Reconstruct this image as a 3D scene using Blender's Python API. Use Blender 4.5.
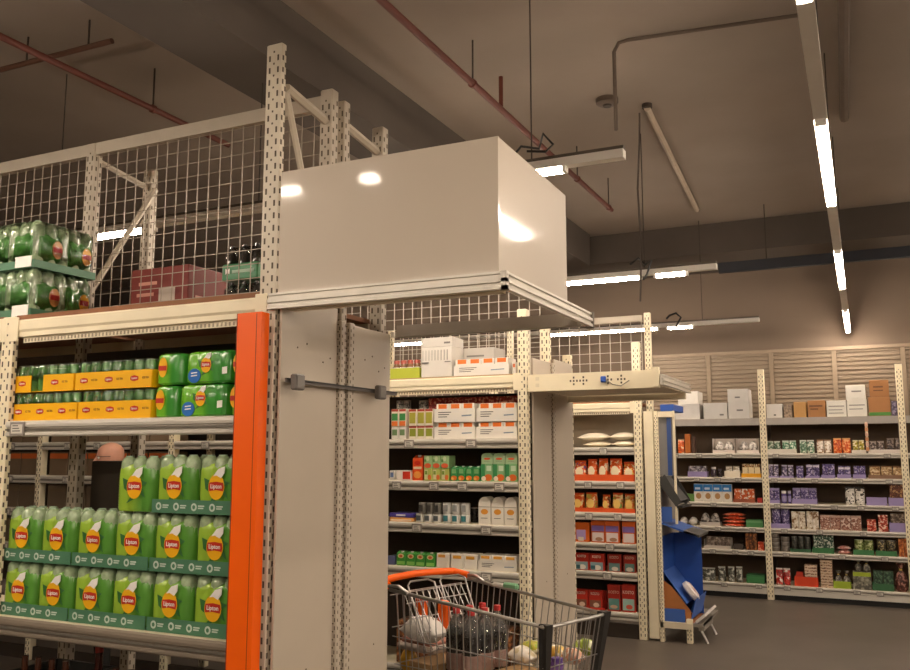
import bpy, bmesh, math, random
from mathutils import Vector, Matrix
random.seed(7)
SC = bpy.context.scene
for o in list(bpy.data.objects): bpy.data.objects.remove(o)
COL = SC.collection

# ------------------------------------------------------------------ camera
F, HOR, VPX, CAMH = 880.0, 455.0, 880.0, 1.6
IW, IH = 910, 670
_p = math.atan((HOR - IH/2)/F)
_yaw = math.atan((VPX - IW/2)*math.cos(_p)/F)
FWD = Vector((-math.sin(_yaw)*math.cos(_p), math.cos(_yaw)*math.cos(_p), math.sin(_p)))
RGT = Vector((math.cos(_yaw), math.sin(_yaw), 0))
UPV = RGT.cross(FWD)
CAM = Vector((0, 0, CAMH))
cd = bpy.data.cameras.new('camera'); cam = bpy.data.objects.new('camera', cd); COL.objects.link(cam)
cd.sensor_width = 36; cd.lens = 36*F/IW; cd.clip_end = 200; cd.clip_start = .05
cam.matrix_world = Matrix(((RGT.x, UPV.x, -FWD.x, 0), (RGT.y, UPV.y, -FWD.y, 0), (RGT.z, UPV.z, -FWD.z, CAMH), (0, 0, 0, 1)))
SC.camera = cam

# ------------------------------------------------------------------ world, exposure
w = bpy.data.worlds.new('world'); SC.world = w; w.use_nodes = True
w.node_tree.nodes['Background'].inputs[0].default_value = (.9, .75, .6, 1)
w.node_tree.nodes['Background'].inputs[1].default_value = .05
SC.view_settings.view_transform = 'Standard'; SC.view_settings.look = 'None'
SC.view_settings.gamma = 1; SC.view_settings.use_curve_mapping = False
SC.view_settings.exposure = 0.43
LAMP_STRENGTH = 74.0
LAMP_COLOR = (1.0, .835, .675)

def ray(u, v): return FWD*F + RGT*(u - IW/2) + UPV*(IH/2 - v)
def on_y(u, v, y): d = ray(u, v); return CAM + d*(y/d.y)
def on_x(u, v, x): d = ray(u, v); return CAM + d*(x/d.x)
def on_z(u, v, z): d = ray(u, v); return CAM + d*((z - CAMH)/d.z)

# ------------------------------------------------------------------ materials
def lin(c):
    if isinstance(c, str):
        c = c.lstrip('#'); c = [int(c[i:i+2], 16)/255 for i in (0, 2, 4)]
    return tuple((x/12.92 if x <= .04045 else ((x+.055)/1.055)**2.4) for x in c[:3])
_M = {}
def M(hexc, rough=.5, metal=0, var=.06, scale=9, bump=0, coat=0, trans=0):
    key = (hexc, rough, metal, var, scale, bump, coat, trans)
    if key in _M: return _M[key]
    m = bpy.data.materials.new('mat_%s' % hexc.strip('#')); m.use_nodes = True
    nt = m.node_tree; b = nt.nodes['Principled BSDF']; c = lin(hexc)
    tc = nt.nodes.new('ShaderNodeTexCoord'); nz = nt.nodes.new('ShaderNodeTexNoise')
    nz.inputs['Scale'].default_value = scale; nz.inputs['Detail'].default_value = 5
    nt.links.new(tc.outputs['Object'], nz.inputs['Vector'])
    cr = nt.nodes.new('ShaderNodeValToRGB')
    cr.color_ramp.elements[0].position = .3; cr.color_ramp.elements[1].position = .7
    cr.color_ramp.elements[0].color = tuple(max(0, x*(1-var)) for x in c)+(1,)
    cr.color_ramp.elements[1].color = tuple(min(1, x*(1+var)) for x in c)+(1,)
    nt.links.new(nz.outputs['Fac'], cr.inputs['Fac']); nt.links.new(cr.outputs['Color'], b.inputs['Base Color'])
    b.inputs['Roughness'].default_value = rough; b.inputs['Metallic'].default_value = metal
    b.inputs['Coat Weight'].default_value = coat; b.inputs['Coat Roughness'].default_value = .07
    b.inputs['Transmission Weight'].default_value = trans
    if bump:
        bp = nt.nodes.new('ShaderNodeBump'); bp.inputs['Strength'].default_value = bump; bp.inputs['Distance'].default_value = .01
        nt.links.new(nz.outputs['Fac'], bp.inputs['Height']); nt.links.new(bp.outputs['Normal'], b.inputs['Normal'])
    _M[key] = m; return m
def M_print(base, c2, c3=None, scale=22, rough=.4, coat=.2):
    """busy printed packaging: two or three inks in small irregular patches"""
    key = ('print', base, c2, c3, scale, rough, coat)
    if key in _M: return _M[key]
    m = bpy.data.materials.new('mat_print'); m.use_nodes = True; nt = m.node_tree; b = nt.nodes['Principled BSDF']
    tc = nt.nodes.new('ShaderNodeTexCoord'); nz = nt.nodes.new('ShaderNodeTexNoise')
    nz.inputs['Scale'].default_value = scale*2.2; nz.inputs['Detail'].default_value = 2
    oi = nt.nodes.new('ShaderNodeObjectInfo'); ad = nt.nodes.new('ShaderNodeVectorMath'); sc = nt.nodes.new('ShaderNodeVectorMath'); sc.operation = 'SCALE'
    nt.links.new(oi.outputs['Random'], sc.inputs['Scale']); sc.inputs[0].default_value = (7, 3, 5)
    nt.links.new(tc.outputs['Object'], ad.inputs[0]); nt.links.new(sc.outputs[0], ad.inputs[1]); nt.links.new(ad.outputs[0], nz.inputs['Vector'])
    cr = nt.nodes.new('ShaderNodeValToRGB'); cr.color_ramp.interpolation = 'CONSTANT'
    cr.color_ramp.elements[0].position = 0; cr.color_ramp.elements[0].color = lin(c2)+(1,)
    cr.color_ramp.elements[1].position = .44; cr.color_ramp.elements[1].color = lin(base)+(1,)
    if c3:
        e = cr.color_ramp.elements.new(.57); e.color = lin(c3)+(1,)
    nt.links.new(nz.outputs['Fac'], cr.inputs['Fac']); nt.links.new(cr.outputs['Color'], b.inputs['Base Color'])
    b.inputs['Roughness'].default_value = rough; b.inputs['Coat Weight'].default_value = coat
    _M[key] = m; return m
def M_split(cl, cr_, pos=.5, soft=.08, rough=.3, half=.1, coat=.5):
    """film printed in two greens, the first on the low-x side"""
    key = ('split', cl, cr_, pos, soft, half)
    if key in _M: return _M[key]
    m = bpy.data.materials.new('mat_film'); m.use_nodes = True; nt = m.node_tree; b = nt.nodes['Principled BSDF']
    tc = nt.nodes.new('ShaderNodeTexCoord'); sp = nt.nodes.new('ShaderNodeSeparateXYZ'); nt.links.new(tc.outputs['Object'], sp.inputs[0])
    nz = nt.nodes.new('ShaderNodeTexNoise'); nz.inputs['Scale'].default_value = 16; nt.links.new(tc.outputs['Object'], nz.inputs['Vector'])
    mr = nt.nodes.new('ShaderNodeMapRange'); mr.inputs[1].default_value = -half; mr.inputs[2].default_value = half
    nt.links.new(sp.outputs[0], mr.inputs[0])
    ma = nt.nodes.new('ShaderNodeMath'); ma.operation = 'MULTIPLY_ADD'; ma.inputs[1].default_value = .25; nt.links.new(nz.outputs['Fac'], ma.inputs[0]); nt.links.new(mr.outputs[0], ma.inputs[2])
    cr = nt.nodes.new('ShaderNodeValToRGB')
    cr.color_ramp.elements[0].position = pos+.125-soft; cr.color_ramp.elements[0].color = lin(cl)+(1,)
    cr.color_ramp.elements[1].position = pos+.125+soft; cr.color_ramp.elements[1].color = lin(cr_)+(1,)
    nt.links.new(ma.outputs[0], cr.inputs['Fac']); nt.links.new(cr.outputs['Color'], b.inputs['Base Color'])
    bp = nt.nodes.new('ShaderNodeBump'); bp.inputs['Strength'].default_value = .25; bp.inputs['Distance'].default_value = .01
    nt.links.new(nz.outputs['Fac'], bp.inputs['Height']); nt.links.new(bp.outputs['Normal'], b.inputs['Normal'])
    b.inputs['Roughness'].default_value = rough; b.inputs['Coat Weight'].default_value = coat; b.inputs['Coat Roughness'].default_value = .08
    _M[key] = m; return m
def M_emit(strength):
    key = ('emit', strength)
    if key in _M: return _M[key]
    m = bpy.data.materials.new('mat_tube'); m.use_nodes = True; nt = m.node_tree
    b = nt.nodes['Principled BSDF']; b.inputs['Emission Color'].default_value = LAMP_COLOR+(1,); b.inputs['Emission Strength'].default_value = strength
    b.inputs['Base Color'].default_value = (.9, .9, .9, 1)
    _M[key] = m; return m
def M_film():
    """clear shrink film: mostly see-through with a glossy sheen"""
    if 'film' in _M: return _M['film']
    m = bpy.data.materials.new('mat_clear_film'); m.use_nodes = True; nt = m.node_tree
    out = nt.nodes['Material Output']; nt.nodes.remove(nt.nodes['Principled BSDF'])
    g = nt.nodes.new('ShaderNodeBsdfGlossy'); g.inputs['Roughness'].default_value = .12; g.inputs['Color'].default_value = (.95, .97, .95, 1)
    t = nt.nodes.new('ShaderNodeBsdfTransparent'); mx = nt.nodes.new('ShaderNodeMixShader')
    tc = nt.nodes.new('ShaderNodeTexCoord'); nz = nt.nodes.new('ShaderNodeTexNoise'); nz.inputs['Scale'].default_value = 22
    nt.links.new(tc.outputs['Object'], nz.inputs['Vector'])
    bp = nt.nodes.new('ShaderNodeBump'); bp.inputs['Strength'].default_value = 1.0; bp.inputs['Distance'].default_value = .03
    nt.links.new(nz.outputs['Fac'], bp.inputs['Height']); nt.links.new(bp.outputs['Normal'], g.inputs['Normal'])
    fr = nt.nodes.new('ShaderNodeFresnel'); fr.inputs['IOR'].default_value = 1.5; nt.links.new(bp.outputs['Normal'], fr.inputs['Normal'])
    nt.links.new(fr.outputs[0], mx.inputs[0])
    nt.links.new(t.outputs[0], mx.inputs[1]); nt.links.new(g.outputs[0], mx.inputs[2]); nt.links.new(mx.outputs[0], out.inputs[0])
    _M['film'] = m; return m

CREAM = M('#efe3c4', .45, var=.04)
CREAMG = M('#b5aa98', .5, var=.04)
CREAMP = M('#d3c8b3', .45, var=.04)
WIREL = M('#cfc5b4', .45)
CREAMD = M('#e2d6ba', .5, var=.04)
PANEL = M('#bfb3a1', .42, var=.03, scale=3)
SLOT = M('#5a4f40', .8)
ALU = M('#d6d0c4', .4, .12, var=.03)
ALUD = M('#7d776d', .45, .4)
WHITEG = M('#c9bcaa', .5, var=.015, scale=2, coat=.9)
GREYP = M('#8d867b', .5)
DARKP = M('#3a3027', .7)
ORANGE = M('#ff6600', .4, var=.02)
BLACK = M('#1b1a19', .5)
WIRE = M('#9a8f80', .45, .2)
CHROME = M('#b6b3ae', .28, .85)
WHITE = M('#f0ece4', .5, var=.03)
TAGM = M('#8f8880', .4)
TAGF = M('#d8d2c6', .4)
INK = M('#55524c', .6)
CARD = M('#b98a55', .8, var=.08)

# ------------------------------------------------------------------ mesh helpers
class MB:
    def __init__(s): s.v = []; s.f = []; s.mi = []
    def add(s, vs, fs, mi=0):
        n = len(s.v); s.v += [tuple(v) for v in vs]; s.f += [tuple(i+n for i in f) for f in fs]; s.mi += [mi]*len(fs); return s
    def box(s, x0, x1, y0, y1, z0, z1, mi=0):
        return s.add([(x0,y0,z0),(x1,y0,z0),(x1,y1,z0),(x0,y1,z0),(x0,y0,z1),(x1,y0,z1),(x1,y1,z1),(x0,y1,z1)],
                     [(0,3,2,1),(4,5,6,7),(0,1,5,4),(1,2,6,5),(2,3,7,6),(3,0,4,7)], mi)
    def cbox(s, x0, x1, y0, y1, z0, z1, c=.003, mi=0):
        """box with chamfered vertical and top edges"""
        c = min(c, (x1-x0)*.3, (y1-y0)*.3, (z1-z0)*.3)
        def ring(i, z): return [(x0+i+c,y0+i,z),(x1-i-c,y0+i,z),(x1-i,y0+i+c,z),(x1-i,y1-i-c,z),(x1-i-c,y1-i,z),(x0+i+c,y1-i,z),(x0+i,y1-i-c,z),(x0+i,y0+i+c,z)]
        return s.rings([ring(c*.7, z0), ring(0, z0+c), ring(0, z1-c), ring(c*.7, z1)], mi)
    def rings(s, rs, mi=0, cap=True, loop=False):
        n = len(rs[0]); vs = [p for r in rs for p in r]; fs = []
        m = len(rs)
        for k in range(m-1 + (1 if loop else 0)):
            k2 = (k+1) % m
            for i in range(n):
                j = (i+1) % n; fs.append((k*n+i, k*n+j, k2*n+j, k2*n+i))
        if cap and not loop: fs += [tuple(range(n-1, -1, -1)), tuple((m-1)*n+i for i in range(n))]
        return s.add(vs, fs, mi)
    def lathe(s, prof, seg=14, cx=0, cy=0, z=0, mi=0):
        return s.rings([[(cx+r*math.cos(2*math.pi*i/seg), cy+r*math.sin(2*math.pi*i/seg), z+h) for i in range(seg)] for r, h in prof], mi)
    def tube(s, a, b, r=.003, n=5, mi=0):
        a = Vector(a); b = Vector(b); d = (b-a)
        if d.length < 1e-6: return s
        d.normalize(); u = d.orthogonal().normalized(); w_ = d.cross(u)
        return s.rings([[tuple(p + u*(r*math.cos(2*math.pi*i/n)) + w_*(r*math.sin(2*math.pi*i/n))) for i in range(n)] for p in (a, b)], mi)
    def path(s, pts, r=.003, n=6, mi=0):
        pts = [Vector(p) for p in pts]; rs = []; u = None
        for i, p in enumerate(pts):
            d = (pts[min(i+1, len(pts)-1)] - pts[max(i-1, 0)]).normalized()
            if u is None: u = d.orthogonal().normalized()
            u = (u - d*u.dot(d)).normalized(); w_ = d.cross(u)
            rs.append([tuple(p + u*(r*math.cos(2*math.pi*k/n)) + w_*(r*math.sin(2*math.pi*k/n))) for k in range(n)])
        return s.rings(rs, mi)
    def prism_x(s, prof, x0, x1, mi=0):
        """(y,z) outline extruded along x"""
        return s.rings([[(x, y, z) for y, z in prof] for x in (x0, x1)], mi)
    def prism_y(s, prof, y0, y1, mi=0):
        return s.rings([[(x, y, z) for x, z in prof] for y in (y1, y0)], mi)
    def build(s, name, mat, parent=None, smooth=False, loc=None):
        me = bpy.data.meshes.new(name); me.from_pydata(s.v, [], s.f)
        for m in (mat if isinstance(mat, (list, tuple)) else [mat]): me.materials.append(m)
        if any(s.mi): me.polygons.foreach_set('material_index', s.mi)
        bm = bmesh.new(); bm.from_mesh(me); bmesh.ops.recalc_face_normals(bm, faces=bm.faces); bm.to_mesh(me); bm.free()
        if smooth:
            me.polygons.foreach_set('use_smooth', [True]*len(me.polygons))
            try: me.set_sharp_from_angle(angle=math.radians(38))
            except Exception: pass
        me.update(); return link(name, me, parent, loc)
def link(name, data, parent=None, loc=None):
    o = bpy.data.objects.new(name, data); COL.objects.link(o)
    if parent is not None: o.parent = parent
    if loc is not None: o.location = loc
    return o
def tag(o, label, cat, group=None, kind=None):
    o['label'] = label; o['category'] = cat
    if group: o['group'] = group
    if kind: o['kind'] = kind
    return o
def thing(name, label, cat, loc=(0, 0, 0), group=None, rz=0):
    o = link(name, None, None, loc); o.rotation_euler = (0, 0, rz); o.empty_display_size = .05
    return tag(o, label, cat, group)
def struct(o, label=None, cat=None):
    o['kind'] = 'structure'
    if label: o['label'] = label
    if cat: o['category'] = cat
    return o
def stuff(o): o['kind'] = 'stuff'; return o
KIDS = {}
def copy_tree(o, parent=None):
    c = o.copy(); COL.objects.link(c)
    if parent is not None: c.parent = parent
    for ch in list(o.children): copy_tree(ch, c)
    return c
def dup(root, loc, label, group=None, rz=0):
    c = copy_tree(root); c.location = loc; c.rotation_euler = (0, 0, rz); c['label'] = label
    if group: c['group'] = group
    return c
_T = {}
def text_mesh(s, mat, size=.02, squeeze=1.0):
    key = (s, mat.name, round(size, 4), squeeze)
    if key in _T: return _T[key]
    cu = bpy.data.curves.new('lettering', 'FONT'); cu.body = s; cu.size = size; cu.align_x = 'CENTER'; cu.align_y = 'CENTER'
    cu.resolution_u = 2; cu.extrude = .0004; cu.offset = size*.012
    ob = bpy.data.objects.new('tmp', cu); COL.objects.link(ob)
    bpy.context.view_layer.update()
    me = bpy.data.meshes.new_from_object(ob.evaluated_get(bpy.context.evaluated_depsgraph_get()))
    bpy.data.objects.remove(ob)
    me.transform(Matrix.Diagonal((squeeze, 1, 1, 1)))
    me.transform(Matrix.Rotation(math.pi/2, 4, 'X'))   # upright, facing -y
    me.materials.clear(); me.materials.append(mat); me.name = 'lettering'
    _T[key] = me; return me
def text(s, mat, size, parent, loc, squeeze=1.0, rz=0):
    o = link('lettering', text_mesh(s, mat, size, squeeze), parent, loc); o.rotation_euler = (0, 0, rz); return o
def ellipse(cx, cz, rx, rz, n=18, rot=0):
    return [(cx + rx*math.cos(2*math.pi*i/n)*math.cos(rot) - rz*math.sin(2*math.pi*i/n)*math.sin(rot),
             cz + rx*math.cos(2*math.pi*i/n)*math.sin(rot) + rz*math.sin(2*math.pi*i/n)*math.cos(rot)) for i in range(n)]
def decal(name, outline, y, mat, parent, th=.001):
    return MB().prism_y(outline, y-th, y).build(name, mat, parent)
ORD = ['first', 'second', 'third', 'fourth', 'fifth', 'sixth', 'seventh', 'eighth', 'ninth', 'tenth', 'eleventh', 'twelfth', 'thirteenth', 'fourteenth']

# ------------------------------------------------------------------ room
CEIL = 4.3
XL, XR, YF_, YB = -15.0, 10.0, -8.0, 11.55
floor = struct(MB().box(XL, XR, YF_, YB, -.1, 0).build('floor', M('#60574e', .42, var=.12, scale=2.2, bump=.03)), 'dark grey-brown smooth shop floor', 'floor')
ceil = struct(MB().box(XL, XR, YF_, YB, CEIL, CEIL+.15).build('ceiling', M('#93867a', .85, var=.1, scale=.9, bump=.05)), 'raw brownish concrete ceiling slab', 'ceiling')
WALLM = M('#7d6d5e', .85, var=.06, scale=1)
for nm, b in (('wall_back', (XL, XR, YB, YB+.15)), ('wall_front', (XL, XR, YF_-.15, YF_)), ('wall_left', (XL-.15, XL, YF_, YB)), ('wall_right', (XR, XR+.15, YF_, YB))):
    struct(MB().box(*b, 0, CEIL).build(nm, WALLM), 'brown painted store wall (%s)' % nm.split('_')[1], 'wall')
BEAMM = M('#544b43', .85, var=.1, scale=1.5, bump=.05)
struct(MB().box(-3.55, -3.08, YF_, 10.3, 3.9, CEIL).build('trim_1', BEAMM), 'wide dark concrete beam running above the racks', 'beam')
struct(MB().box(XL, XR, 10.4, 11.54, 3.94, CEIL).build('trim_2', BEAMM), 'dark concrete cross beam under the ceiling at the back', 'beam')

# ------------------------------------------------------------------ services under the ceiling
RED = M('#5e2a1b', .6, var=.1)
def pipe(x, y0, y1, z, r, label, hang):
    t = thing('sprinkler_pipe', label, 'pipe', (x, y0, z), 'sprinkler pipes')
    MB().tube((0, 0, 0), (0, y1-y0, 0), r, 10).build('pipe_run', RED, t, True)
    for y in hang:
        MB().tube((0, y-y0, r*.8), (0, y-y0, CEIL-z-.001), .006, 6).build('hanger_rod', DARKP, t)
        MB().lathe([(r*1.35, -.012), (r*1.35, .012)], 10, 0, 0, 0).build('clamp', RED, t, loc=(0, y-y0, 0)).rotation_euler = (math.pi/2, 0, 0)
    return t
p1 = pipe(-2.255, 1.0, 8.3, 4.0, .022, 'red sprinkler pipe crossing the ceiling above the white header box', (4.98, 7.2, 8.2))
MB().tube((-.0, 5.46-1.0, .02), (-.0, 5.46-1.0, CEIL-4.0-.06), .016, 8).build('riser', RED, p1, True)
pipe(-4.45, 1.0, 5.2, 4.0, .022, 'thin red sprinkler pipe above the left drinks rack', (2.6, 4.4))
t = thing('sprinkler_pipe', 'thin brown cross pipe near the ceiling at upper left', 'pipe', (-6.2, 3.75, 4.12), 'sprinkler pipes')
a_ = on_z(0, 70, 4.12); b_ = on_z(112, 41, 4.12)
MB().tube(a_-Vector(t.location), b_-Vector(t.location), .018, 8).build('pipe_run', M('#5d3d2c', .6), t, True)
for f_ in (.25, .8):
    q = a_.lerp(b_, f_); MB().tube(q-Vector(t.location), Vector((q.x, q.y, CEIL-.001))-Vector(t.location), .006, 6).build('hanger_rod', DARKP, t)
# conduit on the ceiling and its drop
a_ = on_z(800, 15, CEIL-.03); b_ = on_z(628, 40, CEIL-.03)
t = thing('cable_conduit', 'thin bent conduit on the ceiling dropping toward the short lamp', 'conduit', (b_.x, b_.y, 3.65))
o_ = Vector(t.location)
MB().path([a_-o_, b_-o_, b_-o_+Vector((-.06, -.01, -.012)), b_-o_+Vector((-.09, -.015, -.07)), b_-o_+Vector((-.09, -.015, -.6))], .012, 7).build('conduit_run', M('#5b4e43', .7), t, True)
# pale conduit along y, with a cable
a_ = on_z(647, 108, CEIL-.03); b_ = on_z(697, 210, CEIL-.03)
t = thing('cable_trunking', 'pale straight cable trunking fixed to the ceiling', 'conduit', tuple(a_))
MB().tube((0, 0, 0), b_-a_, .026, 8).build('conduit_run', M('#b7a793', .6), t, True)
MB().lathe([(.04, 0), (.04, .03)], 12).build('junction_disc', DARKP, t)
t = tag(MB().path([a_+Vector((-.06, .0, -.03)), a_+Vector((-.09, .1, -.2)), a_+Vector((-.12, .12, -.6)), a_+Vector((-.1, .1, -1.1)), a_+Vector((-.12, .1, -1.5))], .008, 6).build('power_cable', M('#4a4038', .7), None, True), 'slack grey cable hanging from the pale trunking', 'cable')
q = on_z(607, 99, CEIL)
t = thing('smoke_detector', 'small round dark detector disc on the ceiling', 'detector', (q.x, q.y, CEIL-.05))
MB().lathe([(.06, 0), (.085, .015), (.085, .05)], 20).build('housing', M('#57493d', .6), t, True)
MB().lathe([(.03, -.012), (.035, 0)], 14).build('sensor_cap', DARKP, t, True)

# ------------------------------------------------------------------ luminaires
HOUS = M('#f4f0e8', .5, var=.02)
def lamp_row(label, a, b, tubes, hang=(), along='y', emit=1.0, group='trunk lighting rows'):
    """housing from a to b along one axis at z; tubes are (start, end) lit stretches along it"""
    ax, ay, z = a; L = (b[1]-a[1]) if along == 'y' else (b[0]-a[0])
    t = thing('ceiling_lamp', label, 'lamp', (ax, ay, z), group)
    def bx(p0, p1, hw, z0, z1):
        m = MB()
        if along == 'y': m.box(-hw, hw, p0, p1, z0, z1)
        else: m.box(p0, p1, -hw, hw, z0, z1)
        return m
    bx(0, L, .028, .02, .065).build('housing', HOUS, t)
    bx(0, L, .018, .065, .085).build('trunking_rail', M('#5e554b', .5), t)
    for p0, p1 in tubes:
        k = bx(p0, p1, .02, -.006, .02).build('light_tube', M_emit(LAMP_STRENGTH*emit), t)
        for e in (p0, p1): 
            s = .02
            bx(e-s/2, e+s/2, .024, -.008, .021).build('end_cap', HOUS, k)
    for h in hang:
        m = MB()
        if along == 'y': m.tube((0, h, .08), (0, h, CEIL-z-.001), .004, 5)
        else: m.tube((h, 0, .08), (h, 0, CEIL-z-.001), .004, 5)
        m.build('hanger_rod', DARKP, t)
    return t
K = .727; LZ = 1.6+2*K           # lamp height over the aisles
def ks(*v): return tuple(round(x*K, 4) for x in v)
def kp(pts): return [CAM + (Vector(p)-CAM)*K for p in pts]
def tubes(x0, *prs): return [((a-x0)*K, (b-x0)*K) for a, b in prs]
trunk = lamp_row('long white trunk lamp row over the main aisle with three lit tubes', (-.175*K, 3.3*K, LZ), (-.175*K, 15.8*K, LZ),
         tubes(3.3, (3.4, 4.0), (5.6, 7.55), (9.4, 11.5), (13.4, 15.7)), ks(.8, 3.0, 5.2, 7.6, 9.8, 12.2))
trunk.rotation_euler = (0, 0, .0145)
tag(MB().tube((.02, 3.6, CEIL-.04), (-.1, 7.4, CEIL-.04), .035, 8).build('ceiling_pipe', M('#6b5d50', .7), None, True), 'dark pipe on the ceiling beside the long trunk lamp row', 'pipe')
YA = 5.78
lamp_row('white lamp row crossing above the aisle behind the header box', (-8.2*K, YA*K, LZ), (-1.47*K, YA*K, LZ), tubes(-8.2, (-6.62, -5.76), (-4.3, -2.3), (-2.12, -1.9)), ks(1.2, 3.6, 6.05), 'x')  # middle tube is out of sight, added behind the header for its light
tag(MB().path(kp([(-2.3, YA, 3.76), (-2.22, YA-.03, 3.82), (-2.1, YA+.02, 3.8), (-2.06, YA, 3.9), (-1.98, YA-.02, 3.8), (-2.05, YA+.02, 3.77), (-2.18, YA-.02, 3.78)]), .007, 6).build('cable_bundle', BLACK, None, True), 'tangled black cables on top of the lamp behind the header box', 'cable')
lamp_row('white lamp row with navy rail behind it, right of the header box', (-6.5*K, 9.82*K, LZ), (-1.5*K, 9.82*K, LZ), tubes(-6.5, (-5.7, -4.2), (-3.75, -2.35), (-2.18, -1.83)), ks(1.5, 4.2), 'x')
tag(MB().path(kp([(-2.45, 9.76, 3.76), (-2.35, 9.74, 3.82), (-2.28, 9.76, 3.74), (-2.2, 9.74, 3.78), (-2.25, 9.72, 3.62), (-2.3, 9.73, 3.56)]), .01, 6).build('cable_bundle', BLACK, None, True), 'black cable knot on the lamp beside the navy rail', 'cable')
t = thing('cable_tray', 'dark navy rail hanging below the cross beam', 'rail', (-1.48, 9.82, 3.58))
MB().box(0, 4.0, -.03, .03, 0, .11).build('rail_body', M('#26282f', .7), t)
for x in (.5, 2.2, 3.6): MB().tube((x, 0, .1), (x, 0, CEIL-3.58-.001), .005, 5).build('hanger_rod', DARKP, t)
lamp_row('farthest white lamp row above the back of the store', (-9.5*K, 14.05*K, LZ), (-1.55*K, 14.05*K, LZ), tubes(-9.5, (-9.1, -6.9), (-4.95, -3.1), (-2.95, -2.55)), ks(2.0, 7.1), 'x')
tag(MB().path(kp([(-2.95, 14.0, 3.76), (-2.9, 13.97, 3.8), (-2.8, 14.0, 3.84), (-2.72, 13.97, 3.76), (-2.8, 13.96, 3.6)]), .012, 6).build('cable_bundle', BLACK, None, True), 'dark cable loop on the farthest lamp row', 'cable')
# lighting out of frame: rows over the next aisles, last two added for light
lamp_row('white lamp row above the aisle in front of the drinks rack', (-6.0, 1.3, LZ), (-2.2, 1.3, LZ), [(.4, 1.6), (1.8, 3.2), (3.58, 3.7)], (1, 3), 'x')
lamp_row('white lamp row above the second aisle behind the camera', (-6.0, -1.6, LZ), (-1.2, -1.6, LZ), [(.4, 1.9), (2.2, 3.7)], (1, 3), 'x')
lamp_row('trunk lamp row over the main aisle behind the camera', (-.12, -7.0, LZ), (-.12, 2.2, LZ), [(.5, 2.0), (2.8, 4.3), (5.0, 6.5), (7.2, 8.7)], (1, 5, 9), 'y')
lamp_row('unseen trunk lamp row added at right to brighten the end panels', (2.6, -6.0, LZ), (2.6, 11.3, LZ), [(a, a+1.5) for a in (.5, 3, 5.5, 8, 10.5, 13, 15.5)], (2, 8, 14), 'y')  # unseen row, added to brighten the end panels and rear rack
lamp_row('second unseen trunk lamp row added farther right for more light', (5.5, -6.0, LZ), (5.5, 11.3, LZ), [(a, a+1.5) for a in (.5, 3, 5.5, 8, 10.5, 13, 15.5)], (2, 8, 14), 'y')  # another unseen row, added for more light from the side

# ------------------------------------------------------------------ racking
def upright(parent, x, y, z0, z1, wx=.07, wy=.06, mat=CREAM, cols=2, pitch=.05, name='upright', side=True):
    """perforated post, centre x, front face at y"""
    o = MB().cbox(-wx/2, wx/2, 0, wy, 0, z1-z0, .004).build(name, mat, parent, loc=(x, y, z0))
    m = MB(); n = int((z1-z0-.04)/pitch); sw = min(.004, wx*.07)
    for k in range(n):
        z = .03 + k*pitch
        for c in (-1, 1):
            cx = c*wx*.26
            m.box(cx-sw, cx+sw, -.0008, .001, z, z+pitch*.48)
        m.box(-.0035, .0035, -.0008, .001, z+pitch*.7, z+pitch*.86)
        if side:
            m.box(wx/2-.001, wx/2+.0008, wy*.25-sw, wy*.25+sw, z, z+pitch*.4)
            m.box(wx/2-.001, wx/2+.0008, wy*.75-sw, wy*.75+sw, z+pitch*.5, z+pitch*.9)
    stuff(m.build('perforation', SLOT, o))
    return o
RAILP = [(0, 0), (-.006, 0), (-.012, .006), (-.012, .016), (-.005, .02), (-.005, .036), (-.012, .04), (-.014, .05), (-.012, .06), (-.003, .066), (0, .066)]
def shelf(parent, x0, x1, y, depth, ztop, railh=.066, tags=(), deck=CREAMD, rail=ALU, lip=True):
    """deck with an aluminium price rail and price tags; y is the front face"""
    d = MB().cbox(x0, x1, y, y+depth, ztop-.025, ztop, .003).build('shelf', deck, parent)
    s = railh/.066
    r = MB().prism_x([(y+yy, ztop-railh+zz*s) for yy, zz in RAILP], x0, x1).build('price_rail', rail, d)
    MB().box(x0, x1, y-.0135, y-.005, ztop-railh*.62, ztop-railh*.5).build('rail_groove', ALUD, d)
    for tx, tw in tags:
        tt = MB().box(tx-tw/2, tx+tw/2, y-.02, y-.013, ztop-railh+.004, ztop-.006)
        tt.box(tx-tw*.4, tx+tw*.4, y-.0208, y-.02, ztop-railh+.013, ztop-.016, 1)
        for k in range(3): tt.box(tx-tw*.3, tx+tw*(.1+.08*k), y-.0213, y-.0207, ztop-.024-k*.011, ztop-.02-k*.011, 2)
        tt.build('price_tag', [TAGM, TAGF, INK], d)
    return d
def beam(parent, x0, x1, y, z0, z1, mat=CREAM, th=.04, name='beam', connectors=True):
    b = MB().prism_x([(y, z0), (y+th, z0), (y+th, z1), (y, z1), (y-.006, z1-.008), (y-.006, z0+.03), (y, z0+.02)], x0, x1).build(name, mat, parent)
    if connectors:
        for x in (x0, x1): MB().cbox(x-.028, x+.028, y-.012, y-.006, z0-.02, z1+.01, .003).build('connector', mat, b)
    # comb strip under the beam
    m = MB(); n = int((x1-x0-.1)/.02)
    m.box(x0+.04, x1-.04, y+.012, y+.016, z0-.026, z0)
    for i in range(n): m.box(x0+.05+i*.02, x0+.058+i*.02, y+.0105, y+.0125, z0-.022, z0-.008, 1)
    m.build('comb_strip', [CREAMD, M('#9a8e78', .7)], b)
    return b
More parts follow.
